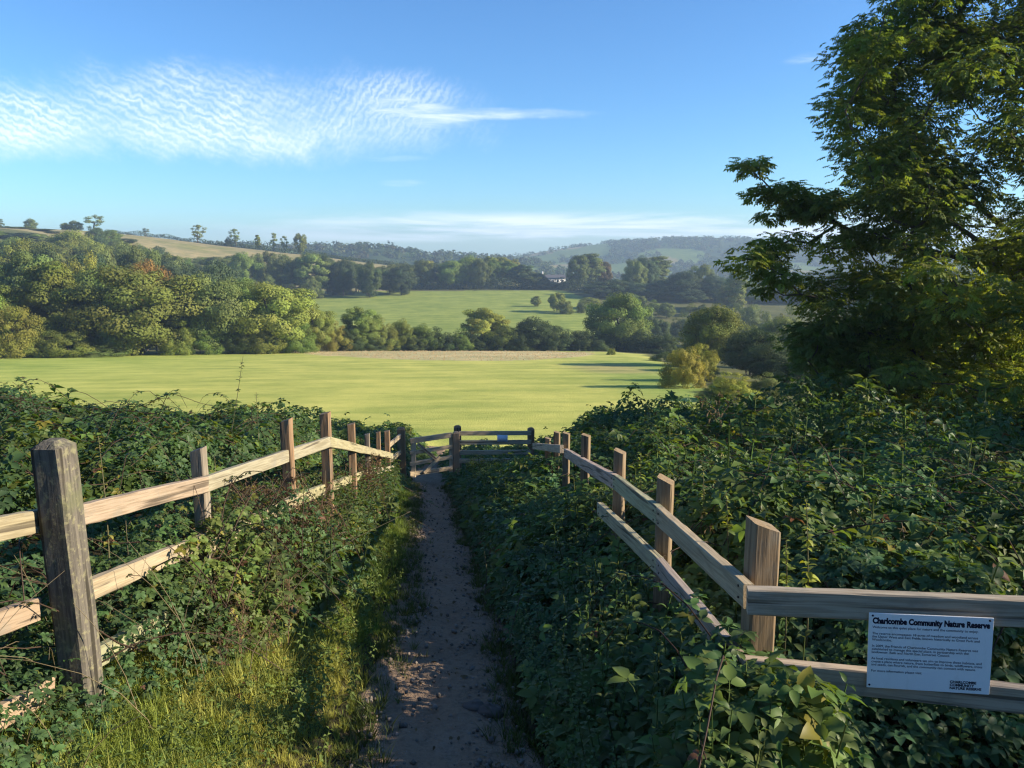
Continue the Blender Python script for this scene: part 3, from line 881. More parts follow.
# gate with its posts
gp = link('gate_post', None); gp.location = Vector(P(401, 485, 16.5)); tag(gp, 'round topped gate post at the left end of the gate', 'gate post')
post(401, 429, 16.5, .17, gp, BROWN, 0, 5, True, name='shaft')
gq = link('gate_post', None); gq.location = Vector(P(456, 470, 17.0)); tag(gq, 'sturdy gate post at the right end of the gate', 'gate post')
post(456, 433, 16.9, .15, gq, (.42, .30, .20), 0, 5, True, name='shaft')
gr = link('gate_post', None); gr.location = Vector(P(458, 465, 18.2)); tag(gr, 'dark post standing just behind the sturdy gate post', 'gate post')
post(457.5, 427, 18.2, .17, gr, BROWN, 0, 5, True, name='shaft')
gt = link('gate', None); gt.location = Vector(P(414, 478, 16.4)); tag(gt, 'low wooden field gate with crossed braces at the end of the path', 'gate')
GC = (.60, .50, .36)
timber('stile', P(413.5, 477, 16.45), P(413.5, 439, 16.45), .10, .08, gt, GC, None, (1, 0, 0))
timber('stile', P(451, 472, 16.95), P(451, 434, 16.95), .08, .07, gt, GC, None, (1, 0, 0))
for a, b, hh in ((441, 435, .11), (453, 446.5, .08), (464, 457, .08), (474, 468, .09)):
    timber('rail', P(410, a, 16.38), P(452, b, 16.88), hh, .05, gt, GC)
timber('brace', P(418, 444, 16.40), P(436, 459, 16.62), .07, .03, gt, GC)
timber('brace', P(424, 473, 16.48), P(440, 457, 16.68), .07, .03, gt, GC)
fp = fence_root(P(495, 465, 17.3), 'short four rail fence between the gate and the brambles')
post(531, 429, 17.4, .15, fp, BROWN, 0, 5, True)
for py in (433.5, 442.5, 452.5, 461):
    timber('rail', P(459, py, 16.95), P(531, py - .5, 17.3), .095, .045, fp, (.52, .45, .33))
# short rail behind the last left posts
fs = fence_root(P(396, 470, 15.4), 'short sloping rail joining the left fence to the gate post')
timber('rail', P(388, 446, 14.6), P(400, 436, 16.3), .09, .04, fs, (.4, .34, .25))
timber('rail', P(389, 462, 14.6), P(400, 452, 16.3), .09, .04, fs, (.4, .34, .25))

# ------------------------------------------------------------------ the notice board
def sheet_text(name, body, size, mat, parent, loc, bold=0., space=1.0, width=None):
    cu = bpy.data.curves.new(name, 'FONT'); cu.body = body; cu.size = size; cu.offset = bold
    cu.space_line = space; cu.resolution_u = 3
    tmp = bpy.data.objects.new(name, cu); COL.objects.link(tmp)
    dg = bpy.context.evaluated_depsgraph_get(); dg.update()
    me = bpy.data.meshes.new_from_object(tmp.evaluated_get(dg))
    bpy.data.objects.remove(tmp)
    co = np.empty(len(me.vertices) * 3, np.float32); me.vertices.foreach_get('co', co); co = co.reshape(-1, 3)
    if width: co[:, 0] *= width / (co[:, 0].max() - co[:, 0].min())
    me.vertices.foreach_set('co', co.ravel()); me.update()
    me.materials.clear(); me.materials.append(mat); me.name = name
    o = link(name, me, parent); o.location = loc
    return o

def build_sign():
    tl = P(869, 612.5, 3.09); tr = P(994, 618, 3.00); bl = P(867, 687, 3.145)
    ex = tr - tl; W = np.linalg.norm(ex); ex = ex / W
    ey = tl - bl; ey = ey - ex * (ey @ ex); Hh = np.linalg.norm(ey); ey /= Hh
    ez = np.cross(ex, ey)
    root = link('notice_board', None)
    root.matrix_world = Matrix(((ex[0], ey[0], ez[0], tl[0]), (ex[1], ey[1], ez[1], tl[1]), (ex[2], ey[2], ez[2], tl[2]), (0, 0, 0, 1)))
    tag(root, 'white notice board with dark lettering screwed to the right fence rails', 'notice board')
    import bmesh
    bm = bmesh.new(); bmesh.ops.create_cube(bm, size=1)
    for v in bm.verts: v.co = Vector((v.co.x * W + W / 2, v.co.y * Hh - Hh / 2, v.co.z * .005))
    bmesh.ops.bevel(bm, geom=bm.edges[:], offset=.0012, segments=2, affect='EDGES')
    me = bpy.data.meshes.new('panel'); bm.to_mesh(me); bm.free()
    bmat, bnt, bout = new_mat('white_board'); bg_ = N(bnt); btc = bg_.node('ShaderNodeTexCoord')
    bn = bg_.noise(bg_.mapping(btc.outputs['Object'], (16, 4, 4)), 1.0, 5, .7)
    bc = bg_.mix(bg_.math('MULTIPLY', bg_.step(.5, .85, bn), .5), (.87, .87, .86), (.60, .60, .54))
    bnt.links.new(bg_.bsdf(bc, .4, .4), bout.inputs['Surface']); me.materials.append(bmat); link('panel', me, root)
    ink = plain('dark_ink', (.012, .010, .03), .5)
    zt = .0032
    sheet_text('heading', 'Charlcombe Community Nature Reserve', .034, ink, root, (.014, -.043, zt), .0019, 1, W - .026)
    lines = ['Welcome to this quiet place for nature and the community to enjoy.', '',
             'The reserve encompasses 18 acres of meadow and woodland across',
             'the Upper West and East Fields, known historically as Great Park and', 'Woolcombe.', '',
             'In 2009, the Friends of Charlcombe Community Nature Reserve was',
             'established to manage this special place, in partnership with the',
             'landowner, Bath and North East Somerset Council.', '',
             'As local residents and volunteers we aim to improve these habitats, and',
             'create a place where nature, from butterflies to birds, wildflowers, trees',
             'and seeds, can flourish, and the community can connect with nature.', '',
             'For more information please visit:']
    sheet_text('body_lettering', '\n'.join(lines), .0145, ink, root, (.014, -.064, zt), .00012, .93, W * .90)
    sheet_text('logo_lettering', 'CHARLCOMBE\nCOMMUNITY\nNATURE RESERVE', .0150, ink, root, (W - .145, -Hh + .042, zt), .0007, .88, .115)
    import bmesh as bmm
    for (x, y) in ((.014, -.011), (W - .014, -.011), (.010, -Hh + .013)):
        b2 = bmm.new(); bmm.ops.create_cone(b2, segments=12, cap_ends=True, radius1=.0045, radius2=.003, depth=.003)
        m2 = bpy.data.meshes.new('screw'); b2.to_mesh(m2); b2.free(); m2.materials.append(ink)
        link('screw', m2, root).location = (x, y, .0042)
build_sign()

nb = link('notice', None); c0 = P(502.5, 437.5, 17.0); nb.location = Vector(c0)
tag(nb, 'small pale blue paper notice on the rails right of the gate', 'notice')
V = np.array([(-.115, 0, -.075), (.115, 0, -.08), (.115, 0, .07), (-.115, 0, .075), (-.115, .006, -.075), (.115, .006, -.08), (.115, .006, .07), (-.115, .006, .075)])
FQ = np.array([(0, 1, 2, 3), (5, 4, 7, 6), (1, 5, 6, 2), (4, 0, 3, 7), (3, 2, 6, 7), (4, 5, 1, 0)])
pm = mesh_np('sheet', V, FQ, plain('notice_paper', (.62, .70, .82), .5)); ob = link('sheet', pm, nb); ob.location = (0, -.07, 0)
V = np.array([(-.115, 0, -.012), (.115, 0, -.012), (.115, 0, .012), (-.115, 0, .012)])

# ------------------------------------------------------------------ trees
def connect(centres, trunk_pts, r_tip, r_base, first=0):
    """limbs: each clump joined to the nearest node nearer the trunk; returns tubes"""
    nodes = [np.array(p, float) for p in trunk_pts]; par = [-1] + list(range(len(trunk_pts) - 1)); cost = [0.0]
    for i in range(1, len(nodes)): cost.append(cost[-1] + np.linalg.norm(nodes[i] - nodes[i - 1]))
    order = np.argsort([min(np.linalg.norm(c - t) for t in nodes) for c in centres])
    order = np.concatenate([np.arange(first), order[order >= first]]).astype(int)
    nt0 = len(nodes); load = [0.0] * len(nodes)
    for ci in order:
        c = centres[ci]
        NA = np.array(nodes); d = np.linalg.norm(NA - c, axis=1)
        up = np.clip(NA[:, 2] - c[2], 0, None) + np.clip(c[2] - NA[:, 2] - .8 * np.hypot(NA[:, 0] - c[0], NA[:, 1] - c[1]), 0, None) * (.4 if first else 0)
        j = int(np.argmin(d + .25 * np.array(cost) + up * 1.2))
        mid = (nodes[j] * .5 + c * .5) + rng.normal(size=3) * d[j] * .07 + np.array([0, 0, -.05 * d[j]])
        nodes.append(mid); par.append(j); cost.append(cost[j] + d[j] / 2); load.append(0)
        nodes.append(c); par.append(len(nodes) - 2); cost.append(cost[j] + d[j]); load.append(0)
    load = np.zeros(len(nodes)); load[nt0:] = 1
    for i in range(len(nodes) - 1, 0, -1):
        load[par[i]] += load[i]
    tot = load[0]
    rad = r_tip + (r_base - r_tip) * (load / tot) ** .55
    Vs, Fs, o = [], [], 0
    for i in range(1, len(nodes)):
        j = par[i]
        k = 8 if rad[j] > r_base * .35 else (5 if rad[j] > r_base * .12 else 4)
        r0 = rad[j] if i < nt0 else min(rad[j], rad[i] * 1.5)
        V, Fc = tube([nodes[j], nodes[j] * .5 + nodes[i] * .5, nodes[i]], [r0, (r0 + rad[i]) / 2, rad[i]], k)
        Vs.append(V); Fs.append(Fc + o); o += len(V)
    return np.concatenate(Vs), np.concatenate(Fs)

LEAFQ = np.array([(-.5, 0, 0), (0, .32, .06), (.5, 0, -.05), (0, -.32, .06)]); LEAFF = np.array([(0, 2, 1), (0, 3, 2)])

def tree_proto(name, seed, shape, Ht, R, ncl, nleaf, leaf, base=.12):
    """returns (crown mesh, trunk mesh); crown built from clumps of many small leaves"""
    global rng
    keep = rng; rng = np.random.default_rng(seed)
    C = []; rc = []
    while len(C) < ncl:
        d = rng.normal(size=3); d /= np.linalg.norm(d); r = rng.uniform(.45, 1) ** .6
        if shape == 'round':
            p = np.array([d[0] * R, d[1] * R, d[2] * Ht * (.5 - base * .5)]) * r * rng.uniform(.82, 1.08); p[2] += Ht * (.5 + base * .5) * .97
            s = R * rng.uniform(.12, .30)
        elif shape == 'bush':
            d[2] = abs(d[2]); p = np.array([d[0] * R, d[1] * R, d[2] * Ht * .92]) * r * rng.uniform(.8, 1.08); p[2] += .04 * Ht; s = R * rng.uniform(.11, .28)
        elif shape == 'tall':
            p = np.array([d[0] * R * rng.uniform(.6, 1), d[1] * R * rng.uniform(.6, 1), d[2] * Ht * .46]) * r; p[2] += Ht * .54; s = R * rng.uniform(.2, .42)
        elif shape == 'layer':
            h = rng.uniform(.12, 1) ; rr = R * (1 - .72 * h ** 1.5) * rng.uniform(.5, 1.05); a = rng.uniform(0, 6.28)
            p = np.array([math.cos(a) * rr, math.sin(a) * rr, h * Ht * .95]); s = R * rng.uniform(.11, .27)
        elif shape == 'sparse':
            p = np.array([d[0] * R * .8, d[1] * R * .8, d[2] * Ht * .42]) * r * rng.uniform(.75, 1.15); p[2] += Ht * .56; s = R * rng.uniform(.14, .30)
        if p[2] < .05 * Ht: continue
        C.append(p); rc.append(s)
    C = np.array(C); rc = np.array(rc)
    w = rc ** 2; cnt = np.maximum((nleaf * w / w.sum()).astype(int), 6)
    ci = np.repeat(np.arange(ncl), cnt); n = len(ci)
    d = rnd(n); d[:, 2] = d[:, 2] * .85 + .1
    sq = np.array([1.15, 1.15, .78])
    pos = C[ci] + d * sq * (rc[ci] * rng.uniform(.35, 1.05, n) ** .5)[:, None]
    pos[:, 2] = np.maximum(pos[:, 2], .03 * Ht)
    oc = norm((pos - np.array([0, 0, Ht * .5])) / np.array([R, R, Ht * .5]))
    nrm = norm(d * .9 + oc * .5 + rnd(n) * .42 + np.array([0, 0, .15]))
    V, Fc = scatter(LEAFQ, LEAFF, pos, frames(nrm, rnd(n)), leaf * rng.uniform(.6, 1.35, n))
    ct = rng.uniform(.78, 1.22, (ncl, 1)) * (1 + rng.normal(0, .035, (ncl, 3)))
    t = ct[ci] * rng.uniform(.9, 1.1, (n, 1))
    crown = mesh_np(name + '_crown', V, Fc, M_LEAF, np.repeat(t, 2, axis=0))
    top = Ht * (.8 if shape in ('tall', 'layer') else .5)
    tp = [(0, 0, -.6), (rng.normal(0, .02) * R, 0, top * .33), (rng.normal(0, .05) * R, rng.normal(0, .05) * R, top * .66), (rng.normal(0, .06) * R, rng.normal(0, .06) * R, top)]
    sel = rng.permutation(ncl)[:min(ncl, 26)]
    V, Fc = connect(C[sel], tp, Ht * .0025, Ht * (.024 if shape != 'bush' else .014))
    trunk = mesh_np(name + '_trunk', V, Fc, M_BARK, None, True)
    rng = keep
    return crown, trunk, float(np.percentile(pos[:, 2], 99.3)), float(np.percentile(np.hypot(pos[:, 0], pos[:, 1]), 97))

PRO = {
    'round': [tree_proto('broad_tree', s, 'round', 10, 5.4, 130, 34000, .26, .06) for s in (1, 2, 3)],
    'oval': [tree_proto('oval_tree', s, 'round', 10, 3.9, 110, 30000, .24, .05) for s in (4, 5)],
    'bush': [tree_proto('bush', s, 'bush', 10, 7.0, 110, 28000, .28) for s in (6, 7, 8)],
    'tall': [tree_proto('tall_tree', s, 'tall', 10, 2.1, 80, 16000, .24) for s in (9, 10)],
    'layer': [tree_proto('layered_tree', s, 'layer', 10, 4.3, 110, 28000, .26) for s in (12, 13)],
    'sparse': [tree_proto('sparse_tree', s, 'sparse', 10, 3.6, 26, 1500, .42) for s in (14, 15, 16)],
}
COLS = {
    'olive': (.15, .175, .045), 'green': (.12, .17, .045), 'light green': (.165, .195, .05), 'dark': (.060, .088, .036),
    'yellow green': (.22, .235, .055), 'golden': (.225, .215, .055), 'orange': (.27, .165, .055), 'red brown': (.13, .095, .055),
    'grey green': (.115, .145, .052), 'blue green': (.06, .09, .05),
}
ORD = 'first second third fourth fifth sixth seventh eighth ninth tenth eleventh twelfth thirteenth fourteenth fifteenth sixteenth seventeenth eighteenth nineteenth twentieth'.split()

def ordinal(i):
    if i < 20: return ORD[i]
    tens = {2: 'twenty', 3: 'thirty', 4: 'forty'}[(i + 1) // 10]; u = (i + 1) % 10
    return (tens[:-1] + 'ieth') if u == 0 else tens + '-' + ORD[u - 1]

def spot(px, y):
    x = 0.0
    for _ in range(4):
        z = h1(x, y); d = y * CP - z * SP; x = (px - 512) / F * d
    return x, z, d

def tree_at(px, y, top, kind, colour, width=None, label=None, group=None, cat='tree', name='tree', parts=True, sink=0):
    """tree of that kind standing on the ground at distance y under that pixel column, its top at that row"""
    x, z, d = spot(px, y)
    v = -(top - 384) / F * d; zt = -d * SP + v * CP
    ht = max(zt - z + sink, 1.0)
    cr, tr, H0, R0 = random.choice(PRO[kind])
    s = ht / (H0 * 1.0); sx = s if width is None else (width / F * d / 2) / R0
    o = link(name, None); o.location = (x, y, z - sink - .05)
    o.rotation_euler = (0, 0, random.uniform(0, 6.28)); o.scale = (sx, sx * random.uniform(.92, 1.08), s)
    c = COLS[colour]; k = random.uniform(.70, 1.15)
    k *= 1.16
    link('crown', cr, o, tuple(q * k * random.uniform(.96, 1.04) * ch for q, ch in zip(c, (1.06, 1.07, .86))))
    if parts: link('trunk', tr, o)
    tag(o, label, cat, group)
    return o

def tree_row(rowname, items, group, cat='tree', name='tree'):
    """a row listed from left to right in the picture; every tree is labelled by look and place in its row"""
    items = sorted(items, key=lambda a: a[0]); n = len(items)
    words = {'round': 'broad', 'oval': 'upright', 'bush': 'low bushy', 'tall': 'tall narrow', 'layer': 'layered', 'sparse': 'thin'}
    for i, it in enumerate(items):
        px, y, top, kind, colour = it[:5]; w = it[5] if len(it) > 5 else None
        lab = it[6] if len(it) > 6 else None
        if not lab:
            nm = 'shrub' if kind == 'bush' else 'tree'
            pl = ordinal(i) + ' from left' if i < n - 1 else 'last on the right'
            lab = f'{words[kind]} {colour} {nm}, {pl} {rowname}'
        tree_at(px, y, top, kind, colour, w, lab, group, 'shrub' if kind == 'bush' else cat, 'shrub' if kind == 'bush' else name)

U = random.uniform
# front of the left woodland, along the edge of the mown field
tree_row('along front of left woodland', [
    (-70, 126, 262, 'round', 'olive', 90), (-28, 128, 280, 'round', 'green', 70),
    (14, 129, 306, 'bush', 'golden', 62, 'golden yellow shrub at the left end of the mown field edge'),
    (8, 136, 286, 'oval', 'light green', 60), (58, 138, 264, 'layer', 'olive', 84, 'dark layered conifer like tree standing left of the great olive tree'),
    (40, 130, 330, 'bush', 'olive', 46), (70, 131, 330, 'bush', 'light green', 62), (103, 132, 345, 'bush', 'grey green', 50),
    (143, 140, 269, 'round', 'olive', 122, 'great broad olive tree, widest at the edge of the mown field'),
    (118, 136, 318, 'bush', 'green', 40), (178, 140, 322, 'bush', 'olive', 40),
    (219, 146, 277, 'round', 'grey green', 74, 'dark grey green tree between the great olive tree and the light green one'),
    (200, 142, 325, 'bush', 'green', 44), (244, 146, 324, 'bush', 'grey green', 40),
    (273, 150, 284, 'round', 'light green', 92, 'full light green tree right of the dark grey green tree'), (262, 146, 326, 'bush', 'olive', 46), (296, 150, 322, 'bush', 'green', 40),
], 'trees and shrubs along the front of the left woodland')
# behind the front row
r2 = [(px + U(-6, 6), 172 + U(-12, 14), t + U(-4, 4), random.choice(['round', 'round', 'oval', 'layer']), random.choice(['olive', 'green', 'light green', 'grey green', 'dark']), U(52, 74))
      for px, t in ((-80, 250), (-40, 252), (0, 262), (32, 256), (100, 266), (190, 276), (247, 282), (290, 296))]
r2.append((157, 176, 264, 'round', 'orange', 46, 'orange autumn tree showing behind the great olive tree'))
r2.append((92, 180, 259, 'round', 'yellow green', 44))
tree_row('in second rank of left woodland', r2, 'trees in the left woodland')
r3 = [(px + U(-7, 7), 235 + U(-14, 14), t + U(-4, 4), random.choice(['round', 'round', 'oval']), random.choice(['grey green', 'green', 'dark', 'olive', 'blue green']), U(44, 62))
      for px, t in ((-80, 238), (-45, 240), (-10, 247), (22, 246), (55, 250), (90, 254), (122, 254), (150, 254), (182, 262), (214, 268), (240, 276))]
tree_row('in third rank of left woodland', r3, 'trees in the left woodland')
r4 = [(px + U(-6, 6), 310 + U(-16, 16), t + U(-3, 3), random.choice(['round', 'round', 'oval']), random.choice(['grey green', 'green', 'olive', 'blue green']), U(34, 50))
      for px, t in ((-70, 231), (-40, 233), (-8, 238), (18, 236), (46, 240), (74, 237), (98, 243), (124, 247), (146, 250), (170, 254))]
r4 += [(78, 335, 232, 'round', 'light green', 52, 'rounded light green tree high on the slope below the hilltop trees')]
tree_row('in fourth rank of left woodland', r4, 'trees in the left woodland')
r5 = [(px + U(-4, 4), 382 + U(-14, 14), t + U(-2, 2), random.choice(['round', 'bush', 'oval']), random.choice(['grey green', 'green', 'blue green']), U(24, 36))
      for px, t in ((-60, 226), (-35, 228), (-10, 231), (10, 232), (26, 231), (44, 233), (64, 236), (84, 238), (104, 236), (120, 241), (136, 246), (154, 249))]
r5 += [(px + U(-4, 4), 440 + U(-14, 14), t + U(-2, 2), random.choice(['round', 'bush']), random.choice(['grey green', 'green', 'dark']), U(18, 28))
      for px, t in ((-50, 224), (-20, 227), (4, 229), (16, 230), (28, 230), (40, 231), (54, 233), (98, 228), (110, 232), (124, 238))]
tree_row('highest up left woodland slope', r5, 'trees in the left woodland')
# dark line of trees below the dry hill
r6 = [(px + U(-4, 4), (396 if i % 2 else 416) + U(-8, 8), t + U(-3, 3), random.choice(['round', 'round', 'oval']), random.choice(['dark', 'dark', 'blue green', 'grey green', 'green']), U(26, 40))
      for i, (px, t) in enumerate(((160, 252), (180, 255), (197, 257), (214, 258), (232, 256), (248, 255), (266, 254), (283, 256), (298, 258), (312, 255), (328, 253), (345, 258), (358, 262), (372, 262), (388, 264), (402, 265)))]
r6 += [(268, 375, 276, 'bush', 'grey green', 26), (290, 385, 284, 'bush', 'dark', 22), (312, 384, 279, 'bush', 'grey green', 26), (340, 405, 276, 'bush', 'dark', 26)]
tree_row('in dark line below the dry hill', r6, 'dark line of trees below the dry hill')
# hedge line at the far edge of the mown field
hed = [(316, 158, 308, 'round', 'olive', 44), (336, 160, 321, 'bush', 'golden', 34), (362, 166, 308, 'oval', 'green', 40), (383, 168, 318, 'bush', 'olive', 36), (349, 163, 326, 'bush', 'dark', 36),
       (402, 172, 320, 'bush', 'olive', 34), (422, 174, 325, 'bush', 'green', 36), (440, 174, 328, 'bush', 'dark', 36), (460, 176, 329, 'bush', 'green', 34), (505, 178, 326, 'bush', 'green', 40),
       (485, 182, 309, 'oval', 'yellow green', 48, 'yellow green tree rising from the middle of the field hedge'),
       (536, 180, 319, 'round', 'dark', 50, 'dark rounded tree in the field hedge left of the tallest hedge tree'),
       (560, 178, 329, 'bush', 'dark', 40), (582, 178, 331, 'bush', 'dark', 36),
       (618, 184, 294, 'round', 'green', 66, 'tallest broad tree in the field hedge'), (641, 178, 332, 'bush', 'dark', 40), (664, 172, 334, 'bush', 'dark', 40), (598, 178, 332, 'bush', 'dark', 34), (520, 176, 334, 'bush', 'dark', 32), (474, 176, 335, 'bush', 'dark', 32), (415, 171, 336, 'bush', 'dark', 32), (390, 169, 336, 'bush', 'dark', 30), (370, 166, 333, 'bush', 'dark', 32)]
tree_row('in the hedge beyond the mown field', hed, 'trees and shrubs in the hedge beyond the mown field')
# right edge of the mown field
for px, y, t, k, c, w, l in (
    (611.5, 140, 348, 'bush', 'light green', 9, 'tiny lone bush standing on the mown field'),
    (683, 68, 348, 'bush', 'golden', 46, 'golden rounded hawthorn at the right edge of the mown field'),
    (700, 76, 344, 'bush', 'yellow green', 44, 'yellow green hawthorn just behind the golden one'),
    (734, 56, 372, 'bush', 'yellow green', 52, 'low yellow green bush nearest the foot of the mown field'),
    (712, 57, 385, 'bush', 'grey green', 36, 'low greyish bush between the golden hawthorn and the yellow bush'),
    (711, 105, 306, 'round', 'olive', 66, 'round headed olive tree right of the field hedge'),
    (664, 120, 352, 'bush', 'dark', 30, 'small dark bush in the corner of the mown field'),
    (750, 92, 330, 'round', 'dark', 60, 'dark tree right of the round headed olive tree'),
    (764, 58, 372, 'bush', 'grey green', 34, 'pale small bush left of the large leafy tree'),
    (772, 76, 345, 'round', 'dark', 60, 'dark spreading bush in front of the valley scrub'),
    (800, 62, 352, 'bush', 'dark', 64, 'dark bush under the hanging branch of the large tree'),
    (775, 130, 318, 'round', 'grey green', 46, 'greyish tree standing in the valley right of the dark tree'),
    (745, 140, 326, 'bush', 'olive', 40, 'olive bush on the valley side behind the dark tree'),
    (815, 110, 322, 'round', 'olive', 54, 'olive tree half hidden by the large tree'),
    (850, 70, 335, 'round', 'dark', 90, 'dark tree behind the lower leaves of the large tree'),
    (910, 74, 330, 'round', 'dark', 90, 'dark tree far behind the trunk of the large tree'),
    (536, 350, 296, 'round', 'olive', 11, 'small round tree standing alone in the green pasture'),
    (557, 330, 293, 'oval', 'yellow green', 17, 'slim yellowish tree in the green pasture'),
    (566, 325, 301, 'bush', 'olive', 15, 'low bush beside the slim tree in the green pasture'),
    (583, 330, 300, 'bush', 'grey green', 14, 'grey bush at the right end of the green pasture'),
    (648, 300, 313, 'round', 'grey green', 13, 'small grey tree right of the tallest hedge tree'),
    (640, 330, 296, 'tall', 'grey green', 14, 'slim tree behind the tallest hedge tree'),
):
    tree_at(px, y, t, k, c, w, l, None, 'shrub' if k == 'bush' else 'tree', 'shrub' if k == 'bush' else 'tree')
# treeline beyond the pasture
r7 = [(px, 445 + U(-8, 14), t + U(-2, 2), random.choice(['round', 'oval', 'round']), random.choice(['dark', 'blue green', 'grey green', 'green', 'dark']), U(20, 32))
      for px, t in ((396, 268), (410, 264), (424, 262), (438, 264), (452, 262), (466, 259), (480, 261), (494, 262), (508, 261), (522, 266), (534, 272), (545, 282), (556, 284), (568, 282))]
r7 += [(px, 470 + U(-5, 15), 258 + U(-2, 3), 'oval', random.choice(['yellow green', 'olive', 'green', 'golden']), U(14, 22)) for px in (430, 448, 475, 488, 502, 513)]
r7 += [(578, 440, 256, 'oval', 'grey green', 24, 'tall grey green tree right of the white house'), (590, 446, 254, 'tall', 'grey green', 26, 'taller pointed tree right of the white house'), (604, 450, 262, 'oval', 'red brown', 17, 'red brown tree beyond the pasture')]
tree_row('in treeline beyond the pasture', r7, 'trees in the treeline beyond the pasture')
r8 = [(px, y + U(-8, 8), t + U(-2, 2), k, c, w) for px, y, t, k, c, w in (
    (600, 385, 283, 'round', 'blue green', 34), (618, 390, 281, 'round', 'dark', 34), (634, 410, 262, 'round', 'grey green', 26), (645, 415, 258, 'round', 'blue green', 28), (657, 420, 255, 'tall', 'grey green', 26),
    (640, 380, 284, 'round', 'blue green', 36), (664, 380, 278, 'round', 'dark', 40), (682, 385, 272, 'round', 'blue green', 34), (700, 390, 267, 'oval', 'grey green', 26), (690, 370, 288, 'round', 'blue green', 36), (715, 375, 276, 'round', 'blue green', 34),
    (735, 340, 268, 'tall', 'olive', 22), (728, 350, 284, 'round', 'grey green', 30), (752, 370, 282, 'round', 'grey green', 30), (772, 380, 280, 'round', 'blue green', 36), (800, 380, 276, 'round', 'blue green', 44), (760, 240, 312, 'bush', 'grey green', 40), (785, 250, 306, 'bush', 'olive', 44), (745, 290, 306, 'bush', 'grey green', 40), (835, 370, 274, 'round', 'blue green', 44), (870, 370, 276, 'round', 'blue green', 44))]
sc_ = [(px + U(-5, 5), y + U(-10, 10), t + U(-3, 3), 'bush' if i % 2 else 'round', random.choice(['olive', 'grey green', 'dark', 'green']), U(16, 30))
       for i, (px, y, t) in enumerate(((592, 345, 300), (612, 330, 302), (630, 352, 294), (650, 340, 300), (668, 330, 304), (690, 325, 304), (652, 262, 318), (676, 275, 314), (700, 300, 306), (722, 270, 312), (700, 240, 318), (664, 380, 292)))]
sd_ = [(px, y, t, 'round', random.choice(['green', 'grey green', 'olive']), w) for px, y, t, w in ((880, 180, 276, 60), (935, 210, 268, 60), (985, 190, 264, 66), (1040, 200, 266, 66), (1100, 190, 262, 66), (915, 140, 296, 60), (1000, 140, 290, 70))]
tree_row('in the valley seen through the large tree', sd_, 'valley trees behind the large tree')
tree_row('on the rough ground right of pasture', sc_, 'scrub right of the pasture')
tree_row('in hazy wood right of pasture', r8, 'trees in the hazy wood right of the pasture')
# trees on the hill crest
cr = [(-20, 512, 218, 'sparse', 'grey green', 16), (2, 512, 219, 'sparse', 'grey green', 8), (31, 512, 219, 'round', 'grey green', 12), (66, 512, 223, 'round', 'grey green', 10), (76, 512, 221, 'round', 'grey green', 14), (95, 512, 215, 'sparse', 'grey green', 19),
      (146, 512, 228, 'sparse', 'grey green', 7), (198, 512, 225, 'sparse', 'olive', 16), (229, 512, 237, 'bush', 'dark', 9), (236, 512, 229, 'sparse', 'olive', 12), (258, 512, 235, 'tall', 'olive', 6), (274, 512, 233, 'sparse', 'olive', 9), (285, 512, 236, 'sparse', 'olive', 8), (301, 512, 234, 'oval', 'olive', 13)]
tree_row('along the dry hill crest', cr, 'trees along the crest of the dry hill')

def hedge(pts, hgt, wid, n, leaf, colour, label, clumps=2.2):
    """a hedge following the ground along world points (x, y)"""
    pts = np.array(pts, float)
    seg = np.r_[0, np.cumsum(np.hypot(*np.diff(pts, axis=0).T))]
    s = rng.uniform(0, seg[-1], n)
    cx = np.interp(s, seg, pts[:, 0]); cy = np.interp(s, seg, pts[:, 1])
    hh = hgt * (.6 + .8 * vnoise(s / clumps, s * 0 + 3.3, 13))
    d = rnd(n); ox = d[:, 0] * wid * .5; oy = d[:, 1] * wid * .5
    z = H(cx + ox, cy + oy) + hh * np.clip(.5 + d[:, 2] * .55, 0.02, 1.1)
    o0 = np.array([pts[0][0], pts[0][1], h1(*pts[0])])
    pos = np.stack([cx + ox, cy + oy, z], -1) - o0
    V, Fc = scatter(LEAFQ, LEAFF, pos, frames(norm(d + rnd(n) * .8), rnd(n)), leaf * rng.uniform(.6, 1.3, n))
    t = np.repeat(rng.uniform(.7, 1.3, (n, 1)) * np.ones((1, 3)), 2, axis=0)
    o = link('hedge', mesh_np('hedge', V, Fc, M_LEAF, t), color=COLS[colour]); o.location = Vector(o0)
    tag(o, label, 'hedge')

hedge([(spot(px, y)[0], y) for px, y in ((112, 516), (150, 517), (198, 517), (240, 518), (290, 519), (340, 520), (400, 524), (470, 530))], 2.6, 3.0, 9000, .7, 'dark', 'long dark hedge running along the crest of the dry hill', 9)
hedge([(spot(px, y)[0], y) for px, y in ((330, 166), (350, 170), (480, 178), (600, 180), (668, 174))], 4.2, 3.5, 15000, .34, 'dark', 'dark continuous hedge at the back of the mown field', 5)
hedge([(spot(px, y)[0], y) for px, y in ((390, 436), (480, 440), (560, 440), (620, 410), (720, 380))], 6, 6, 12000, .7, 'blue green', 'dark understorey hedge at the back of the pasture', 9)

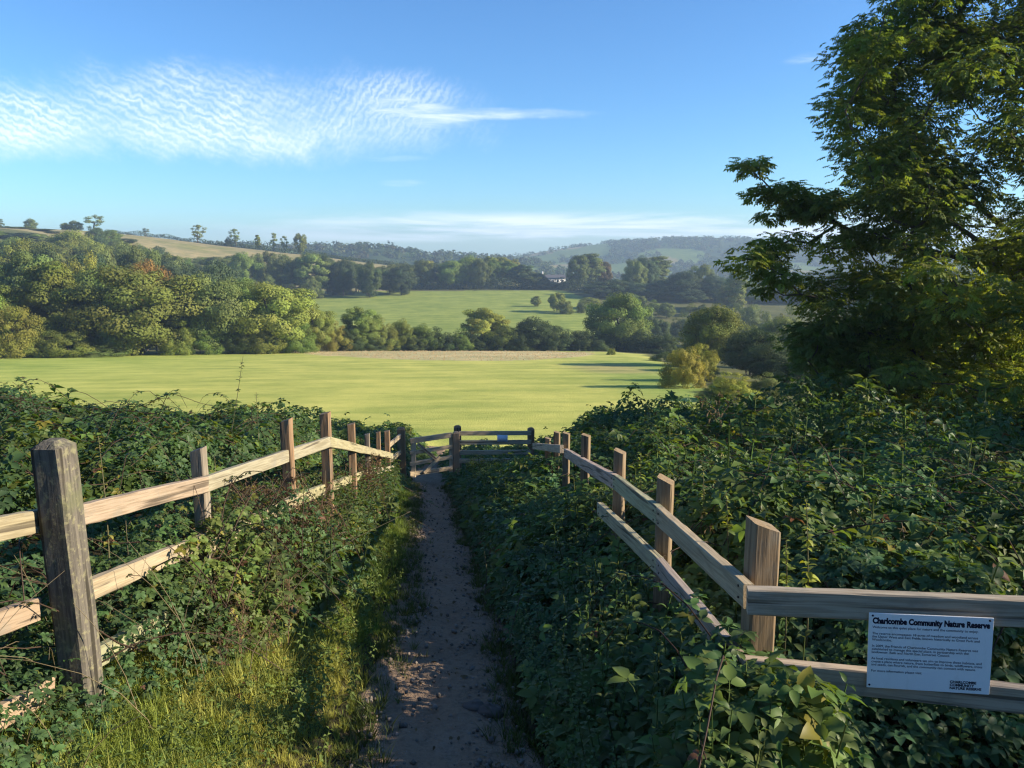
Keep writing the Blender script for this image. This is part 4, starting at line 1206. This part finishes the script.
# far woods on the hazy hills: an uncountable mass of crowns
def far_woods():
    parts = []
    x = rng.uniform(-900, 1300, 16000); y = rng.uniform(610, 1850, 16000)
    n1 = fbm(x / 140, y / 190, 31); edge = np.abs(n1 - .5) < .016
    rows = (np.abs(vnoise(x / 60, y / 90, 77) - .62) < .03) & (n1 > .5)
    ridge = (np.abs(y - 1000) < 60) & (x < -100)
    k = (n1 < .48) | edge | rows | ridge
    k &= rng.random(len(x)) < .8
    x, y = x[k], y[k]; n = len(x); z = H(x, y)
    m = 34
    ci = np.repeat(np.arange(n), m)
    d = rnd(n * m); d[:, 2] = np.abs(d[:, 2])
    R = rng.uniform(4, 7.5, n)
    pos = np.stack([x, y, z], -1)[ci] + d * (R[ci] * rng.uniform(.7, 1.05, n * m))[:, None] * np.array([1, 1, 1.25])
    V, Fc = scatter(LEAFQ, LEAFF, pos, frames(norm(d + rnd(n * m) * .6), rnd(n * m)), rng.uniform(2.2, 4.2, n * m))
    t = (rng.uniform(.7, 1.35, (n, 1)) * np.array([.065, .085, .03]) * (1 + rng.normal(0, .12, (n, 3))))
    tag(link('far_woodland', mesh_np('far_woodland', V, Fc, M_LEAF, np.repeat(t, m * 2, axis=0)), color=(1, 1, 1)),
        'far woods and hedgerows over the hazy hills', 'woodland', kind='stuff')
far_woods()

# ------------------------------------------------------------------ the large tree on the right
def big_tree():
    poly = [(748, 158), (778, 148), (802, 180), (840, 202), (858, 178), (842, 150), (830, 95), (842, 50), (882, 10), (905, -30), (930, -130), (1000, -180), (1100, -180), (1180, -90), (1190, 60), (1150, 200),
            (1080, 330), (1020, 425), (900, 405), (812, 380), (800, 330), (800, 280), (806, 262), (770, 300), (742, 282), (738, 240), (758, 190)]
    tb = spot(985, 17.5); base = np.array([tb[0], 17.5, tb[1]])
    C = []; ax = np.array(poly)
    def dark_gap(px, py):
        for gx, gy, rx, ry in ((1004, 180, 26, 34), (812, 236, 22, 22), (965, 268, 20, 15), (848, 213, 20, 14), (985, 222, 20, 14), (832, 264, 16, 14)):
            if ((px - gx) / rx) ** 2 + ((py - gy) / ry) ** 2 < 1: return True
        return False
    tries = 0
    while len(C) < 800 and tries < 20000:
        tries += 1
        px = rng.uniform(735, 1200); py = rng.uniform(-200, 420)
        if not in_poly(np.array([px]), np.array([py]), poly)[0] or dark_gap(px, py): continue
        # a rounded crown in depth too: thin at its left edge, thick at the middle
        e = np.clip((px - 735) / 260, 0.08, 1)
        dd = 17.3 + rng.normal(0, 1) * 1.9 * e ** .6
        if px < 830 and py < 300: dd = 16.4 + rng.normal(0, .45)
        dd = np.clip(dd, 13.4, 22)
        p = P(px, py, dd)
        if p[2] < h1(p[0], p[1]) + .4: continue
        if px < 830 and 130 < py < 305 and rng.random() < .45: continue
        if vnoise(np.array([px / 34.]), np.array([py / 26.]), 7)[0] < .20 and rng.random() < .8: continue
        C.append(p)
    C += [P(772, 190, 16.4), P(790, 240, 16.5), P(762, 258, 16.4), P(796, 205, 16.45), P(776, 250, 16.45), P(781, 196, 16.4)]
    C = np.array(C)
    trunk = [base + np.array(v) for v in ((0, 0, -.5), (.05, 0, 1.2), (-.1, .1, 2.6), (.1, .15, 4.0), (.35, .1, 5.6), (.5, .1, 7.5), (.6, .2, 9.5))]
    limbs = [P(930, 250, 17.0), P(860, 235, 16.7), P(820, 212, 16.5), P(796, 205, 16.45), P(772, 190, 16.4), P(790, 240, 16.5), P(762, 258, 16.4)]
    root = link('tree', None); root.location = Vector(base)
    tag(root, 'large leafy tree overhanging the right side of the valley view', 'tree')
    V, Fc = connect(np.concatenate([np.array(limbs), C]), trunk, .006, .26, len(limbs))
    link('trunk', mesh_np('trunk', V - base, Fc, M_BARK, None, True), root)
    # pinnate leaves round every clump
    LV, LF = leaflet(W=.56, fold=.06, droop=.15, lod=1)
    L = [(LV, LF, (.80, 0, -.08), 0, -8, .50)]
    for i in range(3):
        xx = .22 + .25 * i
        for sgn in (1, -1): L.append((LV, LF, (xx, 0, -.02 * i), sgn * 62, -12, .48))
    T, TF = arrange(L)
    n_per = 80
    n = len(C) * n_per; ci = np.repeat(np.arange(len(C)), n_per)
    d = rnd(n); d[:, 2] = d[:, 2] * .8
    rr = rng.uniform(.36, .72, len(C)) * np.array([.72 if project(c)[0] < 830 and project(c)[1] < 305 else 1. for c in C])
    pos = C[ci] + d * np.array([1.1, 1.1, .75]) * (rr[ci] * rng.uniform(.2, 1, n) ** .6)[:, None]
    hd = norm(d + rnd(n) * .7 + np.array([0, 0, -.25]))
    nr = np.array([0, 0, 1.]) + rnd(n) * .55 + d * .4
    V, Fc = scatter(T, TF, pos - base, frames(nr, hd), rng.uniform(.12, .215, n))
    px = np.array([project(p)[0] for p in C]); py = np.array([project(p)[1] for p in C])
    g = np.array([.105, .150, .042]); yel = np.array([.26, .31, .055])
    low = (sstep(215, 300, py) * sstep(820, 930, px))[:, None] * .8  # backlight put into the leaf colour, yellower low on the right
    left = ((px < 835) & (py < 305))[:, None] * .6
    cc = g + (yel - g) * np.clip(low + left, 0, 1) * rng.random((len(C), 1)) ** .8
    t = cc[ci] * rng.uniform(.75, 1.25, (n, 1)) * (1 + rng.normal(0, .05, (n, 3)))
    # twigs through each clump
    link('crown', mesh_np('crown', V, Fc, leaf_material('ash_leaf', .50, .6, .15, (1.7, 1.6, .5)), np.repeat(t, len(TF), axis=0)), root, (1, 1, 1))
big_tree()

# hedgerow shrubs up the slope at the right, carrying on beyond the frame
hs = [(842, 20.5, 336, 'bush', 'dark', 110, 'dark shrub at the left foot of the large tree'), (900, 20.0, 335, 'bush', 'green', 130, 'green shrub in front of the large trunk'),
      (965, 19.0, 335, 'bush', 'dark', 130, 'dark shrub under the right half of the large tree'), (1030, 18.0, 350, 'bush', 'green', 150, 'green shrub cut by the right edge of the photo')]
for px, y, t, k, c, w, l in hs: tree_at(px, y, t, k, c, w, l, 'hedgerow shrubs up the right bank', 'shrub', 'shrub')
def off_frame(x, y, top, R, kind, colour, label):
    z = h1(x, y); cr, trk, H0, R0 = PRO[kind][random.randrange(len(PRO[kind]))]
    o = link('shrub' if kind == 'bush' else 'tree', None); o.location = (x, y, z - .05); o.rotation_euler = (0, 0, U(0, 6))
    o.scale = (R / R0, R / R0, (top - z) / H0)
    link('crown', cr, o, COLS[colour]); link('trunk', trk, o)
    tag(o, label, 'shrub' if kind == 'bush' else 'tree', 'hedgerow shrubs up the right bank')
for i, (x, y, top, R) in enumerate(((12.6, 12.6, 1.5, 2.2), (11.2, 9.0, .9, 1.9), (10.8, 5.8, 1.4, 1.8), (10.4, 2.8, 1.7, 1.6), (10.0, -.2, 1.2, 1.9), (10.4, -3.2, 1.6, 2.0))):  # unseen shrubs, tops shaped to shade the brambles yet clear the left fence
    off_frame(x, y, top, R, 'bush', 'green', f'unseen hedgerow shrub up the right bank, {ordinal(i)} beyond the right edge')

# ------------------------------------------------------------------ the white house beyond the pasture
def house():
    x, z, d = spot(552, 470)
    o = link('house', None); o.location = (x, 470, P(552, 277.5, d)[2] - 4.6); o.rotation_euler = (0, 0, math.radians(8))
    tag(o, 'long white house half hidden by trees beyond the pasture', 'house')
    L, Wd, h = 15., 7., 4.6
    def box(name, a, b, mat, par):
        V = np.array([(p, q, r) for r in (a[2], b[2]) for q in (a[1], b[1]) for p in (a[0], b[0])])
        Fq = np.array([(0, 2, 3, 1), (4, 5, 7, 6), (0, 1, 5, 4), (2, 6, 7, 3), (0, 4, 6, 2), (1, 3, 7, 5)])
        return link(name, mesh_np(name, V, Fq, mat), par)
    wl = plain('white_render', (.55, .56, .56), .8); rf = plain('slate', (.10, .10, .11), .7); gl = plain('dark_glass', (.03, .035, .045), .2)
    box('wall', (-L / 2, -Wd / 2, -6), (L / 2, Wd / 2, h), wl, o)
    V = np.array([(-L/2 - .4, -Wd/2 - .5, h), (L/2 + .4, -Wd/2 - .5, h), (L/2 + .4, Wd/2 + .5, h), (-L/2 - .4, Wd/2 + .5, h), (-L/2 - .4, 0, h + 1.7), (L/2 + .4, 0, h + 1.7)])
    me = bpy.data.meshes.new('roof'); me.from_pydata([tuple(v) for v in V], [], [(0, 1, 5, 4), (2, 3, 4, 5), (1, 2, 5), (3, 0, 4), (3, 2, 1, 0)]); me.materials.append(rf)
    r = link('roof', me, o)
    box('chimney', (-L/2 + 1, -.5, h + 1), (-L/2 + 2, .5, h + 3.6), wl, r)
    for xx in (-5.5, -2.8, 0, 2.8, 5.5):
        w = box('window', (xx - .4, -Wd / 2 - .06, 2.2), (xx + .4, -Wd / 2 + .05, 3.4), gl, o)
house()

# ------------------------------------------------------------------ haze
def haze():
    a, b = (-2450, -60, -75), (2450, 2560, 45)
    V = np.array([(p, q, r) for r in (a[2], b[2]) for q in (a[1], b[1]) for p in (a[0], b[0])])
    Fq = np.array([(0, 2, 3, 1), (4, 5, 7, 6), (0, 1, 5, 4), (2, 6, 7, 3), (0, 4, 6, 2), (1, 3, 7, 5)])
    m, nt, out = new_mat('valley_haze'); g = N(nt)
    v = g.node('ShaderNodeVolumePrincipled'); v.inputs['Color'].default_value = (.56, .76, 1, 1); v.inputs['Density'].default_value = .00034
    v.inputs['Anisotropy'].default_value = .2
    nt.links.new(v.outputs[0], out.inputs['Volume'])
    tag(link('haze', mesh_np('haze', V, Fq, m)), 'thin morning haze filling the valley air', 'haze', kind='stuff')
haze()

# ------------------------------------------------------------------ sky, sun, camera
SUN_EL, SUN_AZ = 22.0, 95.0       # azimuth measured from the view direction (+y) towards +x
def world():
    w = bpy.data.worlds.new('World'); scene.world = w; w.use_nodes = True
    nt = w.node_tree; nt.nodes.clear(); g = N(nt)
    out = g.node('ShaderNodeOutputWorld'); bg = g.node('ShaderNodeBackground')
    sky = g.node('ShaderNodeTexSky'); sky.sky_type = 'NISHITA'; sky.sun_disc = False
    sky.sun_elevation = math.radians(SUN_EL); sky.sun_rotation = math.radians(SUN_AZ)
    sky.air_density = 1.0; sky.dust_density = .15; sky.ozone_density = 3.5
    tc = g.node('ShaderNodeTexCoord'); sp = g.node('ShaderNodeSeparateXYZ'); g.put(sp.inputs[0], tc.outputs['Generated'])
    dx, dy, dz = sp.outputs
    fy = g.math('MAXIMUM', dy, .05)
    qx = g.math('DIVIDE', dx, fy); qz = g.math('DIVIDE', dz, fy)
    cb = g.node('ShaderNodeCombineXYZ'); g.put(cb.inputs[0], qx); g.put(cb.inputs[1], qz); q = cb.outputs[0]
    front = g.step(.05, .2, dy)
    def ell(cx, cz, rx, rz, a=0, soft=(.35, 1.0)):
        x = g.math('SUBTRACT', qx, cx); z = g.math('SUBTRACT', qz, cz)
        ca, sa = math.cos(a), math.sin(a)
        u = g.math('DIVIDE', g.math('ADD', g.math('MULTIPLY', x, ca), g.math('MULTIPLY', z, sa)), rx)
        v = g.math('DIVIDE', g.math('SUBTRACT', g.math('MULTIPLY', z, ca), g.math('MULTIPLY', x, sa)), rz)
        r = g.math('SQRT', g.math('ADD', g.math('MULTIPLY', u, u), g.math('MULTIPLY', v, v)))
        warp = g.math('MULTIPLY', g.math('SUBTRACT', g.noise(q, 9.0, 6, .68), .5), 1.25)
        return g.math('SUBTRACT', 1.0, g.step(soft[0], soft[1], g.math('ADD', r, warp)))
    def Q(px, py):
        p = P(px, py, 1.0); return p[0] / p[1], p[2] / p[1]
    # rippled high cloud at the left
    c1 = Q(215, 112); m1 = ell(*c1, .36, .064, math.radians(-1), (.25, 1.1))
    c1b = Q(390, 105); m1b = ell(*c1b, .11, .05, math.radians(2))
    c2 = Q(40, 116); m2 = ell(*c2, .26, .056, 0, (.2, 1.1))
    body = g.math('MAXIMUM', m1, g.math('MAXIMUM', m2, g.math('MULTIPLY', m1b, .75)))
    wv = g.node('ShaderNodeTexWave'); wv.wave_type = 'BANDS'; wv.bands_direction = 'X'
    g.put(wv.inputs['Vector'], g.mapping(q, (1, 1, 1), (0, 0, math.radians(-64)))); wv.inputs['Scale'].default_value = 36
    wv.inputs['Distortion'].default_value = 8.5; wv.inputs['Detail'].default_value = 3; wv.inputs['Detail Scale'].default_value = 1.6; wv.inputs['Detail Roughness'].default_value = .6
    wr = g.node('ShaderNodeTexWave'); wr.wave_type = 'BANDS'; wr.bands_direction = 'X'
    g.put(wr.inputs['Vector'], g.mapping(q, (1, 1, 1), (0, 0, math.radians(34)))); wr.inputs['Scale'].default_value = 38
    wr.inputs['Distortion'].default_value = 8.5; wr.inputs['Detail'].default_value = 3; wr.inputs['Detail Scale'].default_value = 2; wr.inputs['Detail Roughness'].default_value = .6
    wf = g.node('ShaderNodeMix'); wf.data_type = 'FLOAT'
    g.put(wf.inputs[0], g.step(Q(200, 110)[0], Q(390, 110)[0], qx)); g.put(wf.inputs[2], wv.outputs['Fac']); g.put(wf.inputs[3], wr.outputs['Fac'])
    n2 = g.noise(g.mapping(q, (60, 90, 1), (0, 0, .5)), 1.0, 3, .6, .3)
    n3 = g.noise(g.mapping(q, (7, 14, 1)), 1.0, 3, .6, .3)
    rip = g.math('ADD', g.math('MULTIPLY', wf.outputs[0], .50), g.math('MULTIPLY', g.step(.3, .72, n2), .30))
    rip = g.math('MULTIPLY', rip, g.math('ADD', .35, g.math('MULTIPLY', g.step(.32, .66, n3), .85)))
    low = g.math('SUBTRACT', 1.0, g.step(Q(200, 165)[1], Q(200, 105)[1], qz))
    dens = g.math('MULTIPLY', body, g.math('ADD', g.math('MULTIPLY', rip, .66), g.math('ADD', .12, g.math('MULTIPLY', low, .36))))
    # trailing wisp
    s1 = ell(*Q(480, 114), .15, .0095, math.radians(0), (.1, 1.0)); s2 = ell(*Q(415, 112), .10, .022, math.radians(-9))
    stre = g.noise(g.mapping(q, (14, 120, 1)), 1.0, 4, .6, .4)
    wis = g.math('MULTIPLY', g.math('MAXIMUM', s1, g.math('MULTIPLY', s2, .8)), g.math('ADD', .22, g.math('MULTIPLY', g.step(.3, .75, stre), .6)))
    # small streaks
    st = g.math('MAXIMUM', ell(*Q(402, 183), .04, .006), g.math('MAXIMUM', ell(*Q(808, 58), .035, .008, math.radians(8)), ell(*Q(380, 158), .08, .006)))
    st = g.math('MULTIPLY', st, g.math('MULTIPLY', g.step(.25, .75, stre), .22))
    # long low streaks over the horizon
    hz = g.math('MULTIPLY', g.step(.0, .012, qz), g.math('SUBTRACT', 1.0, g.step(.028, .046, qz)))
    hn = g.noise(g.mapping(q, (3.2, 42, 1)), 1.0, 5, .6, .5)
    hx = g.math('MULTIPLY', g.step(-.45, -.05, qx), g.math('SUBTRACT', 1.0, g.step(.5, .9, qx)))
    hzw = g.math('MULTIPLY', g.math('MULTIPLY', hz, hx), g.math('MULTIPLY', g.step(.36, .62, hn), .95))
    total = g.math('MAXIMUM', g.math('MAXIMUM', dens, wis), g.math('MAXIMUM', st, hzw))
    total = g.math('MULTIPLY', g.math('MINIMUM', g.math('MAXIMUM', total, 0.0), .92), front)
    col = g.mix(total, g.mix(1.0, sky.outputs[0], SKY_TINT, 'MULTIPLY'), CLOUD)
    nt.links.new(col, bg.inputs['Color']); bg.inputs['Strength'].default_value = SKY_STRENGTH
    nt.links.new(bg.outputs[0], out.inputs['Surface'])
CLOUD = (6.4, 6.9, 7.6); SKY_STRENGTH = .085; SKY_TINT = (.545, .815, 1.06)
world()

el, az = math.radians(SUN_EL), math.radians(SUN_AZ)
sd = Vector((math.sin(az) * math.cos(el), math.cos(az) * math.cos(el), math.sin(el)))
li = bpy.data.lights.new('sun', 'SUN'); li.energy = 4.8; li.angle = math.radians(.53); li.color = (1, .86, .66)
lo = bpy.data.objects.new('sun', li); COL.objects.link(lo); lo.rotation_euler = (-sd).to_track_quat('-Z', 'Y').to_euler(); lo.location = (30, 10, 30)

cam = bpy.data.cameras.new('camera'); co = bpy.data.objects.new('camera', cam); COL.objects.link(co)
cam.sensor_width = 36; cam.lens = F / 1024 * 36; cam.clip_end = 9000; cam.clip_start = .05
co.location = (0, 0, 0); co.rotation_euler = (math.radians(90) - PITCH, 0, 0)
scene.camera = co

scene.view_settings.view_transform = 'Standard'; scene.view_settings.look = 'None'
scene.view_settings.exposure = 1.22; scene.view_settings.gamma = 1
scene.render.engine = 'CYCLES'
cy = scene.cycles
cy.max_bounces = 6; cy.diffuse_bounces = 3; cy.glossy_bounces = 2; cy.transmission_bounces = 4; cy.transparent_max_bounces = 4; cy.volume_bounces = 0
cy.use_denoising = True; cy.denoising_prefilter = 'ACCURATE'; cy.denoising_input_passes = 'RGB_ALBEDO_NORMAL'; cy.filter_width = 1.25
try: cy.denoiser = 'OPENIMAGEDENOISE'
except Exception: pass
cy.caustics_reflective = False; cy.caustics_refractive = False
cy.sample_clamp_indirect = 6
